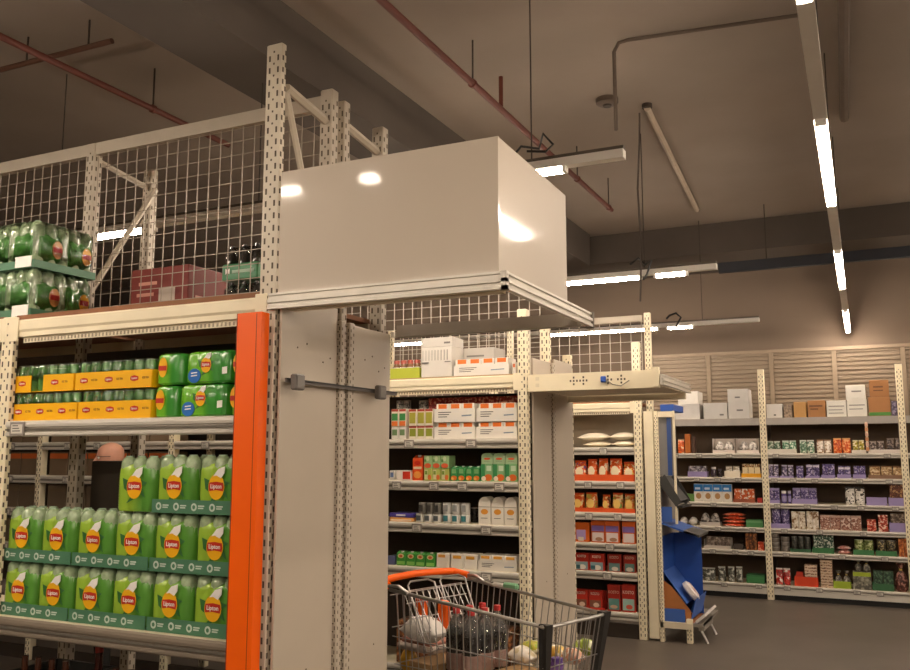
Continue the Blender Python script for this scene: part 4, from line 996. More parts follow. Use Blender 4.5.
# top deck cartons
bx = dict(depth=.3)
g4(0, 672, 699.5, 404.5, 'carton', 1, 'archive_box', 'white lidded box, lower at left end', c='#c9c6c2', lid=.12, **bx)
g4(0, 677.5, 698, 391.5, 'carton', 1, 'archive_box', 'plain white box, upper at left end', c='#e6e2da', zb=zt4(686, 404.5)+.003, **bx)
g4(0, 703, 727, 403, 'carton', 1, 'archive_box', 'white lidded box standing alone', c='#c4c1bd', lid=.2, patch=[(.68, .85, .2, .3, '#6a6866')], **bx)
g4(0, 727.8, 749, 402, 'carton', 1, 'archive_box', 'grey-white box under another', c='#c2bfba', patch=[(.4, .7, .45, .55, '#6a6866')], **bx)
g4(0, 727, 748, 389, 'carton', 1, 'archive_box', 'grey-white box atop another', c='#c6c3be', zb=zt4(738, 402), patch=[(.35, .6, .3, .42, '#6a6866')], **bx)
g4(0, 766, 782, 404, 'carton', 1, 'archive_box', 'small white box by the cream post', c='#cfcac3', patch=[(.45, .6, .15, .25, '#4a4846')], **bx)
g4(0, 783, 792, 404.5, 'carton', 1, 'shipping_carton', 'small brown-grey carton', prt=('#8d7a66', '#6e5d4d', '#a08d78', 20), **bx)
g4(0, 793, 806, 402, 'carton', 1, 'shipping_carton', 'yellow-tan carton', c='#b98d52', **bx)
g4(0, 807, 825, 400.5, 'carton', 1, 'shipping_carton', 'brown printed carton', c='#a2703f', patch=[(.1, .85, .62, .72, '#6b4526'), (.15, .6, .45, .52, '#6b4526')], **bx)
g4(0, 826, 846, 400.5, 'carton', 1, 'archive_box', 'white printed box, lower left of the white pair', c='#e2ded4', patch=[(.1, .9, .62, .68, '#8b8782'), (.1, .8, .4, .45, '#8b8782'), (.1, .85, .2, .25, '#8b8782')], **bx)
g4(0, 846.5, 866.5, 399, 'carton', 1, 'archive_box', 'white printed box, lower right of the white pair', c='#e2ded4', patch=[(.1, .9, .62, .68, '#8b8782'), (.1, .8, .4, .45, '#8b8782')], **bx)
g4(0, 845, 865, 385, 'carton', 1, 'archive_box', 'white printed box atop the white pair', c='#e6e2d8', zb=zt4(856, 399), patch=[(.3, .8, .5, .6, '#8b8782')], **bx)
g4(0, 868, 890, 397, 'carton', 1, 'shipping_carton', 'brown carton with green base band', c='#a87443', band=(.02, .2, '#4d8a3c'), **bx)
g4(0, 868.5, 888.5, 380, 'carton', 1, 'shipping_carton', 'brown carton atop green-banded one', c='#a06d3d', zb=zt4(879, 397), patch=[(.2, .7, .55, .65, '#6b4526'), (.2, .7, .35, .42, '#6b4526')], **bx)
g4(0, 891, 903, 401, 'carton', 1, 'shipping_carton', 'purple-grey printed carton', prt=('#5a5068', '#8f86a0', '#3d3548', 20), **bx)
# first shelf
g4(1, 677, 684, 439, 'bag', 1, 'orange_bag', 'small orange round-print bag', depth=.08, prt=('#d8641f', '#e9c8a0', '#b84a14', 12))
g4(1, 684.5, 690, 434, 'carton', 1, 'brown_box', 'tall orange-brown box', depth=.08, c='#b8641f')
g4(1, 690.8, 695, 437, 'carton', 1, 'brown_box', 'tall dark brown box', depth=.08, c='#4a3020')
for i, (a, b) in enumerate(((712.5, 735), (736.5, 759))):
    d_ = ('left', 'right')[i]
    g4(1, a, b, 450, 'tray', 1, 'white_tray', '%s white display tray' % d_, depth=.16, c='#e4d9cf', side=.17, back=.17)
    g4(1, a+2, b-2, 441, 'pillow', 2, 'silver_pack', 'crumpled silver pack in %s white tray' % d_, depth=.12, dy=.03, zb=S4[1]+.0045, prt=('#d6cfc8', '#8b8580', '#f0ebe4', 18), gap=.003)
for a, b, vt, n, c, nm, d_ in ((766.5, 780, 441, 2, ('#5d7a60', '#c9d1c0', '#3f5a45', 20), 'green_pack', 'dull green sweet bag'), (781.5, 796, 440.5, 2, ('#6a9a78', '#d6e0d0', '#40705a', 20), 'green_pack', 'pale green sweet bag'),
                               (799, 814, 440, 2, ('#7a9a80', '#e4e6da', '#4a6a52', 20), 'green_pack', 'grey-green sweet bag'), (816, 831, 439.5, 2, ('#d9cfc0', '#a07a5a', '#efe6da', 20), 'cream_pack', 'cream sweet bag'),
                               (832.5, 850.5, 438, 2, ('#e2641f', '#f0b070', '#b84410', 18), 'orange_bag', 'bright orange sweet bag'), (852, 864, 440, 2, ('#c9b040', '#e9e2c0', '#8a8a2a', 20), 'yellow_bag', 'yellow-green sweet bag'),
                               (869, 884, 441, 2, ('#5a4a44', '#a89a90', '#3a2e2a', 20), 'dark_pack', 'dark sweet bag')):
    g4(1, a, b, vt, 'bag', n, nm, d_, depth=.07, prt=c, gap=.003, dy=.035)
g4(1, 766, 796, 449, 'tray', 1, 'white_tray', 'low white tray under green bags', depth=.13, c='#d9d2c6')
g4(1, 851.5, 866, 450, 'tray', 1, 'white_tray', 'low white tray under yellow bags', depth=.13, c='#e2d9cc')
g4(1, 868, 904, 449.5, 'tray', 1, 'white_tray', 'long low white tray at right', depth=.13, c='#d9cfc6')
g4(1, 886, 903, 438, 'bag', 2, 'dark_pack', 'dark brown pouch at right end', depth=.07, prt=('#4a3a34', '#8a7a70', '#2e2420', 20), dy=.035)
t = thing('shelf_talker', 'narrow vertical product strip hanging under the rear top deck', 'strip', (on_y(866.5, 430, Y4-.02).x, Y4-.03, S4[1]+.02))
zz = on_y(866, 422, Y4-.02).z-S4[1]-.02
MB().box(-.012, .012, 0, .003, 0, zz).build('strip_board', M('#d9c9a8', .5), t)
for i in range(6): MB().cbox(-.016, .016, -.014, -.001, zz*(i+.1)/6, zz*(i+.85)/6, .004).build('hanging_pack', M('#e0b9a0' if i % 2 else '#d99a6c', .4), t)
# second shelf
def traypack(k, u0, u1, vtray, vgoods, n, kind, name, dt, dg, ct, pr, **kw):
    g4(k, u0, u1, vtray, 'tray', 1, 'product_tray', dt, depth=.15, c=ct)
    g4(k, u0+.8, u1-.8, vgoods, kind, n, name, dg, depth=.07, dy=.03, zb=S4[k]+.0045, gap=.004, **(dict(prt=pr) if kind in ('carton', 'bag', 'pillow', 'sheet', 'tied') else dict(lab=pr)), **kw)
LIL = '#9a8cbc'; PUR = ('#4a3d70', '#b8aed0', '#6e5f98', 22)
traypack(2, 687.5, 707, 471.5, 466, 2, 'carton', 'small_carton', 'lilac tray, left bay', 'grey carton in lilac tray', LIL, ('#8d8790', '#56505c', '#c9c4cc', 22))
g4(2, 710, 716, 467, 'jar', 1, 'small_jar', 'dark jar with pale lid', c='#3a2e38', lid='#d6d2d0')
g4(2, 717, 722, 469, 'jar', 1, 'small_jar', 'short dark jar', c='#2e2628', lid='#4a4246')
traypack(2, 724, 740, 471, 466, 2, 'bag', 'white_bag', 'white tray, left bay', 'white bag in white tray', '#e6dcc8', ('#e6ded0', '#b5a890', '#f2ece2', 20))
traypack(2, 741, 761, 473.5, 464, 3, 'sheet', 'wafer_pack', 'bright yellow tray', 'brown wafer bar in yellow tray', '#e9a818', ('#5a2e18', '#e0b070', '#f0dcb0', 30))
PK_ = (('#5a4c82', '#bdb2d2', '#3a3058', 22), ('#6d6380', '#d0c8d8', '#4a4060', 22))
traypack(2, 767, 779, 476, 464.5, 2, 'bag', 'violet_bag', 'lilac tray by the cream post', 'grey-violet bag by the cream post', LIL, PK_[1])
traypack(2, 780, 794, 476, 465, 2, 'bag', 'violet_bag', 'second lilac tray', 'striped violet bag in second tray', LIL, PK_[1])
g4(2, 796, 803, 466, 'carton', 1, 'violet_box', 'dark violet box', depth=.07, prt=PUR)
traypack(2, 805, 820, 476, 464.5, 2, 'carton', 'violet_box', 'third lilac tray', 'violet white-topped box in third tray', LIL, PK_[0], band=(.8, .95, '#d6d0de'))
traypack(2, 821, 835, 475, 464, 2, 'carton', 'violet_box', 'fourth lilac tray', 'violet box in fourth tray', LIL, PUR)
traypack(2, 837, 851, 474.5, 466, 2, 'carton', 'violet_box', 'fifth lilac tray', 'white-banded violet box', LIL, PUR, band=(.72, .9, '#d9d4e0'))
traypack(2, 852.5, 866, 474.5, 466, 2, 'carton', 'violet_box', 'sixth lilac tray', 'violet box in sixth tray', LIL, PUR)
traypack(2, 868, 905, 475, 466, 3, 'bag', 'tan_bag', 'brown tray of tan bags', 'tan bag in brown tray', '#8a6a52', ('#c9a878', '#8a6440', '#e6d2ac', 18))
# third shelf
g4(3, 678, 684, 495, 'bag', 1, 'yellow_bag', 'small yellow and red bag', depth=.08, prt=('#c98a2c', '#b5451f', '#e6c070', 16))
g4(3, 684.5, 695, 494, 'carton', 1, 'green_carton', 'flat green carton', depth=.15, c='#5f8a44')
g4(3, 693.5, 731.5, 484, 'carton', 4, 'snack_box', 'blue-topped white snack box', depth=.06, c='#ded8cc', gap=.002, band=(.58, .98, '#2f7ec2'), patch=[(.2, .8, .15, .5, '#b58a5a00'), (.15, .7, .68, .8, '#cfe0ee')])
traypack(3, 733, 755, 499, 489, 3, 'carton', 'round_print_box', 'reddish tray', 'orange and white round-print box', '#9a5236', ('#d9703a', '#f0e4d6', '#c9502a', 14))
g4(3, 757, 762.5, 498, 'carton', 1, 'red_box', 'low red box by the cream post', depth=.08, c='#b8352a')
traypack(3, 768, 780, 500, 488, 2, 'carton', 'violet_box', 'first third-shelf lilac tray', 'violet box with lilac rim', LIL, PUR, band=(.84, .99, '#a598c8'))
g4(3, 780.5, 786.5, 491, 'jar', 1, 'small_jar', 'violet jar with white lid', c='#5a4c82', lid='#e6e0dc', lab='#8f84b0')
g4(3, 787, 791, 491, 'jar', 1, 'small_jar', 'violet jar with grey lid', c='#5a4c82', lid='#a9a3b4', lab='#8f84b0')
traypack(3, 791.5, 817, 499, 488, 3, 'carton', 'violet_box', 'second third-shelf lilac tray', 'violet box in second tray', LIL, PUR, band=(.84, .99, '#8f84b0'))
g4(3, 810.5, 816, 488.5, 'jar', 1, 'small_jar', 'tall violet jar with white lid', c='#4a3d70', lid='#e6e0dc', lab='#9a90b8', dy=.12)
g4(3, 844.5, 864.5, 487, 'bag', 2, 'white_bag', 'black and white chequered bag', depth=.08, prt=('#e6e2da', '#3a3632', '#c9c4bc', 14))
g4(3, 866, 887, 498, 'tray', 1, 'product_tray', 'empty lilac tray', depth=.2, c=LIL)
traypack(3, 888, 904, 498, 482.5, 1, 'carton', 'brown_box', 'lilac tray at right end', 'brown gold-banded box', LIL, ('#5a3428', '#b58a5a', '#7a4a34', 20))
# fourth shelf
for i, (a, b) in enumerate(((679, 687), (688, 697))):
    g4(4, a, b, 517, 'pillow', 1, 'white_bag', '%s flat white pouch' % ('left', 'right')[i], depth=.12, c='#dcd8d2')
traypack(4, 699.5, 720, 522, 513, 2, 'pillow', 'silver_pack', 'white cut-out tray', 'silver pouch in cut-out tray', '#cfc6bc', ('#a8a29a', '#5a5550', '#d6d0c8', 14))
g4(4, 722, 744.5, 513, 'pillow', 1, 'orange_bag', 'lower pile orange pouch', depth=.16, zb=None, vb=None, prt=('#e2562a', '#f0a080', '#b83a14', 18), nz=4)
g4(4, 745.5, 763, 520, 'carton', 1, 'green_carton', 'flat green display carton', depth=.16, c='#4d8a52', band=(.6, .9, '#6aa06c'))
traypack(4, 770, 790, 523.5, 509, 2, 'can', 'violet_tin', 'first fourth-shelf lilac tray', 'stacked violet tin', LIL, PUR)
g4(4, 791, 805, 511.5, 'carton', 2, 'framed_box', 'brown-framed white round-print box', depth=.07, prt=('#d9cdb8', '#8a6a48', '#f0e8dc', 12))
g4(4, 806, 818.5, 511.5, 'carton', 2, 'framed_box', 'tan-framed white round-print box', depth=.07, prt=('#d9cdb8', '#8a6a48', '#f0e8dc', 12))
g4(4, 819.5, 861, 515.5, 'carton', 4, 'pink_carton', 'pinkish printed tin-shaped box', depth=.07, prt=('#8a5a4c', '#e0c8b8', '#b58a78', 16), band=(.85, .98, '#c9a898'))
g4(4, 866.5, 876, 519.5, 'carton', 1, 'red_box', 'low red box', depth=.07, prt=('#c2452e', '#e9b8a0', '#8a2a1c', 18), nz=2)
g4(4, 877.5, 887.5, 515, 'carton', 1, 'red_box', 'stacked red and white box', depth=.07, prt=('#b84a34', '#e6cbb8', '#7a2a1c', 18), nz=3)
traypack(4, 889, 906, 523, 514, 2, 'carton', 'grey_box', 'second fourth-shelf lilac tray', 'grey-brown box at right end', LIL, ('#6a5a4c', '#a09080', '#4a3c30', 20))
# fifth shelf
g4(5, 704, 731, 545.5, 'tray', 1, 'white_tray', 'white tray with tall back', depth=.15, c='#cfc4b8', back=.12, side=.1)
g4(5, 706, 730, 537, 'carton', 2, 'grey_box', 'grey-brown box in white tray', depth=.07, dy=.03, zb=S4[5]+.0045, prt=('#7a6c60', '#a89a8c', '#5a4c42', 14))
g4(5, 733, 743, 544, 'carton', 1, 'dark_pack', 'flat dark pack', depth=.12, c='#4a4038')
g4(5, 745, 756.5, 533.5, 'carton', 3, 'brown_box', 'tall thin brown box', depth=.07, prt=('#7a4a2a', '#b0703c', '#4a2c1a', 16))
g4(5, 757.5, 764, 542, 'carton', 1, 'red_box', 'small orange-red box by the cream post', depth=.07, prt=('#d9502a', '#f0b090', '#b83a1a', 18))
g4(5, 770, 779, 534, 'can', 1, 'stacked_tin', 'leftmost stacked grey tin', lab='#6e675f', nz=4)
g4(5, 780, 789, 537, 'can', 1, 'stacked_tin', 'second stacked grey tin', lab='#7a736b', nz=3)
traypack(5, 790, 811, 549, 537, 3, 'can', 'dark_tin', 'dark green tray', 'dark tin in dark tray', '#2f5a3a', ('#3a3a34', '#5a5a50', '#2a2a26', 20))
traypack(5, 812, 834, 548, 533, 2, 'carton', 'green_box', 'first bright green tray', 'dark green banded box', '#3d7a48', ('#3a5a48', '#c9cfc0', '#2a4436', 26))
g4(5, 837, 851, 546, 'pillow', 1, 'pink_pack', 'flat pinkish packet', depth=.1, prt=('#c9887c', '#e6c8bc', '#a8645a', 18), nz=2)
traypack(5, 853, 874, 550, 540, 2, 'can', 'green_tin', 'second bright green tray', 'yellow-green tin', '#3d7a48', ('#8a9a50', '#c9cfa0', '#5a6a30', 24))
traypack(5, 875.5, 897, 551, 540.5, 2, 'can', 'dark_tin', 'third bright green tray', 'dark gold tin', '#3d7a48', ('#4a4434', '#a8986a', '#2e2a20', 24))
g4(5, 898, 909, 539, 'carton', 2, 'orange_box', 'orange-brown box at right end', depth=.08, prt=('#b8642c', '#d9904c', '#8a4418', 16))
# lowest shelf
for i, (a, b) in enumerate(((701, 715), (717, 725), (727, 734), (735, 742))):
    g4(6, a, b, 568-(i > 0), 'bag', 1, 'silver_pack', '%s grey-green crumpled pouch' % ORD[i], depth=.1, prt=('#6a6a60', '#c9c9be', '#44443c', 14))
g4(6, 746, 764.5, 575, 'carton', 1, 'green_carton', 'dark green display carton', depth=.16, c='#2f6a3c', band=(.1, .8, '#3d7d48'))
g4(6, 775, 790, 568.5, 'bag', 2, 'red_bag', 'red and white patterned bag', depth=.1, prt=('#c2352a', '#f0e2d8', '#8a1f18', 12))
g4(6, 794, 818, 577, 'tray', 1, 'product_tray', 'orange-red display tray', depth=.16, c='#d9441c')
g4(6, 796, 803, 572, 'carton', 1, 'red_box', 'red box in orange-red tray', depth=.08, dy=.03, zb=S4[6]+.0045, c='#c2331c')
g4(6, 804, 817, 565, 'sheet', 1, 'biscuit_pack', 'piled biscuit pack in orange tray', depth=.1, dy=.03, zb=S4[6]+.0045, prt=('#c9a080', '#6a3a28', '#e6d0b8', 24), nz=7)
g4(6, 819.5, 832, 560, 'sheet', 1, 'biscuit_pack', 'piled flat biscuit pack', depth=.12, prt=('#b89070', '#5a3a2a', '#d9c0a4', 24), nz=10)
traypack(6, 833, 851, 581.5, 571, 2, 'tied', 'clear_bag', 'first lime tray', 'knotted clear sweets bag', '#9ab02c', ('#7a7468', '#b5b0a4', '#4a463e', 14))
g4(6, 852.5, 871, 572, 'carton', 1, 'lime_carton', 'lime-lidded grey carton', depth=.12, prt=('#7d7a6a', '#55534a', '#a3a08e', 14), band=(.75, .98, '#a5b832'))
g4(6, 854, 870, 561, 'tied', 2, 'clear_bag', 'knotted bag on the lime-lidded carton', depth=.09, zb=zt4(862, 572), prt=('#5a564c', '#8f8a7c', '#3a362e', 14))
traypack(6, 872, 894, 584, 571, 2, 'carton', 'green_box', 'dark green tray on lowest', 'dark green layered box', '#3a6a44', ('#34503c', '#5a7a5c', '#24382a', 20))
g4(6, 893.5, 907, 563.5, 'tied', 1, 'chocolate_bag', 'knotted bag of brown chocolates', depth=.1, dy=.01 if 0 else .015, prt=('#5a2e24', '#a8786a', '#3a1c16', 16))

# ------------------------------------------------------------------ blue cardboard display on the end unit
BLU = M('#1f4c9c', .5, var=.05); BLUL = M('#3b62b0', .5, var=.05)
d1 = thing('cardboard_display', 'blue cardboard display box with brown curved side at the rack end', 'display', (-1.785, 7.955, .1655))
DX, DY, DZ = .255, .5, .72
MB().box(0, .006, .004, DY, 0, DZ).build('back_panel', BLU, d1)
MB().box(.006, DX, DY-.006, DY, 0, DZ).build('side_panel', BLU, d1)
pr = [(0, .14)] + [(.06+.2*math.sin(a*math.pi/16), .34-.2*(1-math.cos(a*math.pi/16))) for a in range(0, 9)] + [(DX-.02, .04), (DX-.02, 0), (.19, 0), (.19, .06), (.0, .06)]
MB().prism_y([(0, .06), (.19, .06), (.19, 0), (DX-.02, 0), (DX-.02, .1), (.2, .14), (.14, .22), (.07, .3), (0, .35)], 0, .004).build('side_panel', M('#b0703c', .75, var=.08), d1)
MB().box(.0, .185, -.002, .003, .0, .11).build('blue_flap', BLUL, d1)
MB().box(.006, DX, .005, DY-.007, 0, .005).build('base_board', M('#b0703c', .75), d1)
MB().add([(DX-.02, 0, .03), (DX-.02, DY, .03), (DX+.02, DY, .2), (DX+.02, 0, .2), (DX-.014, 0, .03), (DX-.014, DY, .03), (DX+.026, DY, .2), (DX+.026, 0, .2)], [(0,1,2,3),(4,7,6,5),(0,3,7,4),(1,5,6,2),(2,6,7,3),(0,4,5,1)]).build('front_lip', BLUL, d1)
MB().add([(.006, .004, .42), (.006, DY, .42), (.2, DY, .16), (.2, .004, .16), (.006, .004, .415), (.006, DY, .415), (.2, DY, .155), (.2, .004, .155)], [(0,1,2,3),(4,7,6,5),(0,3,7,4),(1,5,6,2),(2,6,7,3),(0,4,5,1)]).build('inner_ramp', BLUL, d1)
MB().add([(-.0, 0, DZ+.11), (0, DY, DZ+.11), (DX+.06, DY, DZ+.0), (DX+.06, 0, DZ-.0), (0, 0, DZ+.125), (0, DY, DZ+.125), (DX+.06, DY, DZ+.02), (DX+.06, 0, DZ+.02)], [(0,1,2,3),(4,7,6,5),(0,3,7,4),(1,5,6,2),(2,6,7,3),(0,4,5,1)]).build('top_board', BLUL, d1)
MB().add([(DX-.06, 0, DZ+.04), (DX-.06, DY*.9, DZ+.04), (DX+.07, DY*.9, DZ+.002), (DX+.07, 0, DZ+.002), (DX-.06, 0, DZ+.06), (DX-.06, DY*.9, DZ+.06), (DX+.075, DY*.9, DZ+.025), (DX+.075, 0, DZ+.025)], [(0,1,2,3),(4,7,6,5),(0,3,7,4),(1,5,6,2),(2,6,7,3),(0,4,5,1)]).build('dark_price_strip', M('#4a4844', .4), d1)
MB().box(0, .1, .002, .008, DZ+.13, DZ+.26).build('upper_side_panel', BLUL, d1)
t = thing('sales_pack', 'white and pink pack lying in the blue cardboard display', 'pack', (-1.60, 8.12, .39)); t.rotation_euler = (.0, .9, .2)
MB().lathe([(.07, 0), (.095, .012), (.095, .05), (.07, .062)], 18).build('pack_body', M('#e6dcd6', .35), t, True)
MB().lathe([(.07, .0625), (.07, .065)], 18).build('printed_disc', M_print('#e3cfc8', '#b87a70', '#f0e8e2', 12), t)
t = thing('display_foot_rail', 'tilted white price rail on the foot of the blue display', 'rail', (-1.51, 7.93, .12))
MB().add([(0, 0, .07), (0, .55, .07), (.075, .55, .13), (.075, 0, .13), (.01, 0, .05), (.01, .55, .05), (.09, .55, .115), (.09, 0, .115)], [(0,1,2,3),(4,7,6,5),(0,3,7,4),(1,5,6,2),(2,6,7,3),(0,4,5,1)]).build('price_strip', M('#d6d0c8', .4), t)
MB().box(.015, .06, .05, .5, -.02, .05).build('foot_plate', GREYP, t)
for y in (.05, .48):
    MB().tube((.04, y, -.02), (.09, y, -.118), .012, 7).build('foot', CHROME, t, True)
t = thing('black_tray', 'tilted black plastic tray on the end unit above the blue display', 'tray', (-1.80, 7.92, 1.17)); t.rotation_euler = (0, -.0, 0)
MB().add([(.0, 0, .22), (0, .42, .22), (.16, .42, .0), (.16, 0, .0), (.03, 0, .24), (.03, .42, .24), (.19, .42, .03), (.19, 0, .03)], [(0,1,2,3),(4,7,6,5),(0,3,7,4),(1,5,6,2),(2,6,7,3),(0,4,5,1)]).build('tray_floor', BLACK, t)
for y in (-.004, .414): MB().prism_y([(.0, .2), (.16, -.02), (.21, .02), (.07, .26)], y, y+.01).build('tray_side', M('#3a3a38', .5), t)
MB().box(.165, .215, 0, .42, -.03, -.012).build('lip', BLACK, t)

# ------------------------------------------------------------------ shopping cart
CA = math.atan2(-.297, .955)
cart = thing('shopping_cart', 'chrome wire shopping cart with orange handle full of groceries', 'cart', (-1.205, 3.725, 0), rz=CA)
def cpt(l, s_, f):   # l 0 front .. 1 rear ; s_ -1 near .. 1 far ; f 0 floor .. 1 rim
    x = -.88*l - .06*(1-l)*(1-f)
    wt = .215+.055*l; wb = .17+.05*l
    z0 = .50-.04*l; z1 = .90+.07*l
    return (x, s_*(wb+(wt-wb)*f), z0+(z1-z0)*f)
def wires(name, lines, r=.0026, n=5, st=True):
    m = MB()
    for a, b in lines: m.tube(a, b, r, n)
    o = m.build(name, CHROME, cart, True)
    if st: stuff(o)
    return o
for sd in (-1, 1):
    wires('basket_side', [(cpt(i/22, sd, 0), cpt(i/22, sd, 1)) for i in range(1, 22)] + [(cpt(0, sd, f), cpt(1, sd, f)) for f in (0, .33, .58)], .0026)
    wires('side_rim', [(cpt(0, sd, 1), cpt(1, sd, 1))], .0085, 8, False)
wires('basket_front', [(cpt(0, -1+i/6, 0), cpt(0, -1+i/6, 1)) for i in range(1, 12)] + [(cpt(0, -1, f), cpt(0, 1, f)) for f in (0, .33, .58)])
wires('front_rim', [(cpt(0, -1, 1), cpt(0, 1, 1))], .0085, 8, False)
wires('basket_floor', [(cpt(0, -1+i/6, 0), cpt(1, -1+i/6, 0)) for i in range(13)] + [(cpt(i/8, -1, 0), cpt(i/8, 1, 0)) for i in range(9)])
wires('rear_gate', [(cpt(1, -1+i/6, 0), cpt(1, -1+i/6, .95)) for i in range(1, 12)] + [(cpt(1, -1, f), cpt(1, 1, f)) for f in (.33, .66, .95)])
# child seat grid
m = MB()
for i in range(11): y = -.2+.04*i; m.tube((-.86, y, .955), (-.70, y, .70), .0028, 5)
for f in (0, .2, .45, .7, 1): m.tube((-.86+.16*f, -.21, .955-.255*f), (-.86+.16*f, .21, .955-.255*f), .003, 5)
stuff(m.build('child_seat_back', CHROME, cart, True))
for c0 in (-.11, .11):
    MB().path([(-.72, c0-.085, .74), (-.83, c0-.09, .985), (-.845, c0-.06, 1.0), (-.845, c0+.06, 1.0), (-.83, c0+.09, .985), (-.72, c0+.085, .74)], .005, 7).build('child_seat_loop', CHROME, cart, True)
MB().path([(-.90, -.262, .985), (-.955, -.25, 1.0), (-.975, -.16, 1.005), (-.98, 0, 1.01), (-.975, .16, 1.005), (-.955, .25, 1.0), (-.87, .272, .985)], .0175, 10).build('handle', ORANGE, cart, True)
for sd in (-1, 1): MB().path([(-.89, sd*.268, .985), (-.82, sd*.27, .99), (-.76, sd*.268, .965)], .009, 7).build('handle_arm', CHROME, cart, True)
MB().cbox(-.62, -.53, .245, .275, .945, .975, .008).build('coin_lock', M('#7fb58a', .4), cart)
MB().cbox(-.69, -.62, .247, .273, .948, .968, .006).build('lock_tab', M('#d9d6cc', .4), cart)
for sd in (-1, 1):
    x, y, z = cpt(0, sd, 1)
    rs = []
    for f, wd in ((1.03, .034), (.8, .03), (.4, .02), (0, .016), (-.25, .016)):
        px, py, pz = cpt(0, sd, f)
        rs.append([(px-wd, py-.012*sd-.004, pz), (px+.014, py-wd*.6, pz), (px+.016, py+wd*.6, pz), (px-wd, py+.014*sd+.004, pz)])
    MB().rings(rs).build('corner_bumper', M('#2b2926', .5), cart, True)
    MB().path([(-.86, sd*.22, .46), (-.8, sd*.23, .30), (-.3, sd*.22, .16), (-.05, sd*.2, .15)], .012, 8).build('frame_tube', CHROME, cart, True)
    MB().path([(-.1, sd*.18, .49), (-.35, sd*.21, .3), (-.78, sd*.23, .17)], .012, 8).build('frame_tube', CHROME, cart, True)
    for xx in (-.06, -.78):
        k = MB().box(xx-.02, xx+.02, sd*.215-.016, sd*.215+.016, .09, .15).build('caster', CHROME, cart)
        wl = MB().lathe([(.02, -.012), (.055, -.012), (.0555, .012), (.02, .012)], 16).build('wheel', BLACK, k, True)
        wl.location = (xx-.012, sd*.215, .0556); wl.rotation_euler = (math.pi/2, 0, 0)
MB().box(-.7, -.15, -.2, .2, .155, .163).build('lower_shelf', CHROME, cart)

CM = Matrix.Translation((-1.205, 3.725, 0)) @ Matrix.Rotation(CA, 4, 'Z')
def inb(name, label, cat, x, y, z, rz=0, group=None): 
    p = CM @ Vector((x, y, z)); return thing(name, label, cat, tuple(p), group, CA+rz)
FZ = .507
# shrink pack of cola bottles
ck = inb('cola_pack', 'six-pack of dark cola bottles with red caps in the cart', 'drinks pack', -.53, -.045, FZ+.03)
COLA = M('#160b08', .12, coat=.9); CLEAR = M('#c9c6c0', .08, var=.03, trans=.85)
for i in (-1, 1):
    for j in (-1, 0, 1):
        k = MB().lathe([(.036, 0), (.044, .008), (.0445, .10), (.043, .16), (.0445, .22), (.044, .255)], 16).build('bottle', COLA, ck, True, (i*.0455, j*.0905, 0))
        MB().lathe([(.044, .255), (.04, .285), (.028, .315), (.0145, .335), (.0145, .352)], 16).build('clear_neck', CLEAR, k, True)
        MB().lathe([(.0165, .345), (.0165, .366), (.015, .369)], 14).build('cap', M('#b52a26', .4), k, True)
        MB().lathe([(.0452, .10), (.0452, .175)], 16).build('label_band', M('#c9a89c', .45, var=.12, scale=30), k, True)
MB().cbox(-.094, .094, -.139, .139, .001, .30, .03).build('clear_film', M_film(), ck, True)
# bags and packs
def at_b(u, v, z): return CM.inverted() @ on_z(u, v, z)
BZ = FZ+.132
for i, (x, y, w_, d_) in enumerate(((-.77, -.17, .16, .34), (-.36, -.16, .14, .3), (-.19, -.145, .16, .28))):
    t = inb('grocery_carton', 'brown grocery carton at the bottom of the cart, %s' % ('under the white bag', 'in front of the cola pack', 'against the front grille')[i], 'box', x, y, FZ, 0, 'cartons in the cart')
    I_carton(t, w_, d_, .13, c='#a8875e', patch=[(.2, .8, .3, .6, '#d9cdb8')])
def place(nm, label_, cat, u, v, z, fn, w_, d_, h_, rz=0, **kw):
    q = at_b(u, v, z+h_*.5); t = inb(nm, label_, cat, q.x, q.y-d_*.5, z, rz); fn(t, w_, d_, h_, **kw); return t
t = place('bread_bag', 'white paper bag with orange ends in the cart', 'bag', 424, 629, BZ+.065, I_pillow, .25, .11, .13, c='#f4efe6')
for sx in (-1, 1): MB().cbox(sx*.075-.035, sx*.075+.035, .1, .13, .06, .2, .01).build('orange_panel', ORANGE, t)
q = at_b(425, 643, BZ+.03)
t = inb('meat_tray', 'film-covered tray of pink meat under the white bag in the cart', 'tray', q.x, q.y-.08, BZ)
MB().cbox(-.125, .125, 0, .17, 0, .035, .012).build('foam_tray', M('#d6c8bc', .4), t, True)
MB().cbox(-.105, .105, .01, .15, .03, .06, .02).build('meat_slices', M('#c98a78', .4, var=.25, scale=30), t, True)
PW = '#efe6d6'
place('fruit_bag', 'yellow fruit bag at the bottom rear of the cart', 'bag', 409, 660, FZ, I_pillow, .09, .07, .13, c='#d9a832')
place('dark_bag', 'black plastic bag beside the yellow fruit in the cart', 'bag', 437, 661, FZ, I_pillow, .12, .07, .125, c='#221a24')
t = inb('yellow_bag', 'tall pale yellow snack bag behind the white bag in the cart', 'bag', -.65, .11, FZ); I_bag(t, .07, .06, .36, prt=('#e6cf78', PW, '#d9a83a', 12))
place('white_pouch', 'white pouch right of the cola pack in the cart', 'bag', 524, 654, BZ, I_pillow, .15, .1, .08, prt=(PW, '#d9c9a0', '#f4efe4', 12))
place('salad_bag', 'green and yellow salad bag right of the white pouch in the cart', 'bag', 533, 647, BZ+.04, I_pillow, .14, .08, .06, prt=('#c9c04a', '#e9e4c0', '#9ab03a', 12))
place('yellow_pouch', 'pale yellow pouch behind the front bumper of the cart', 'bag', 556, 653, BZ, I_pillow, .13, .08, .075, prt=('#e2c46a', PW, '#d0a040', 12))
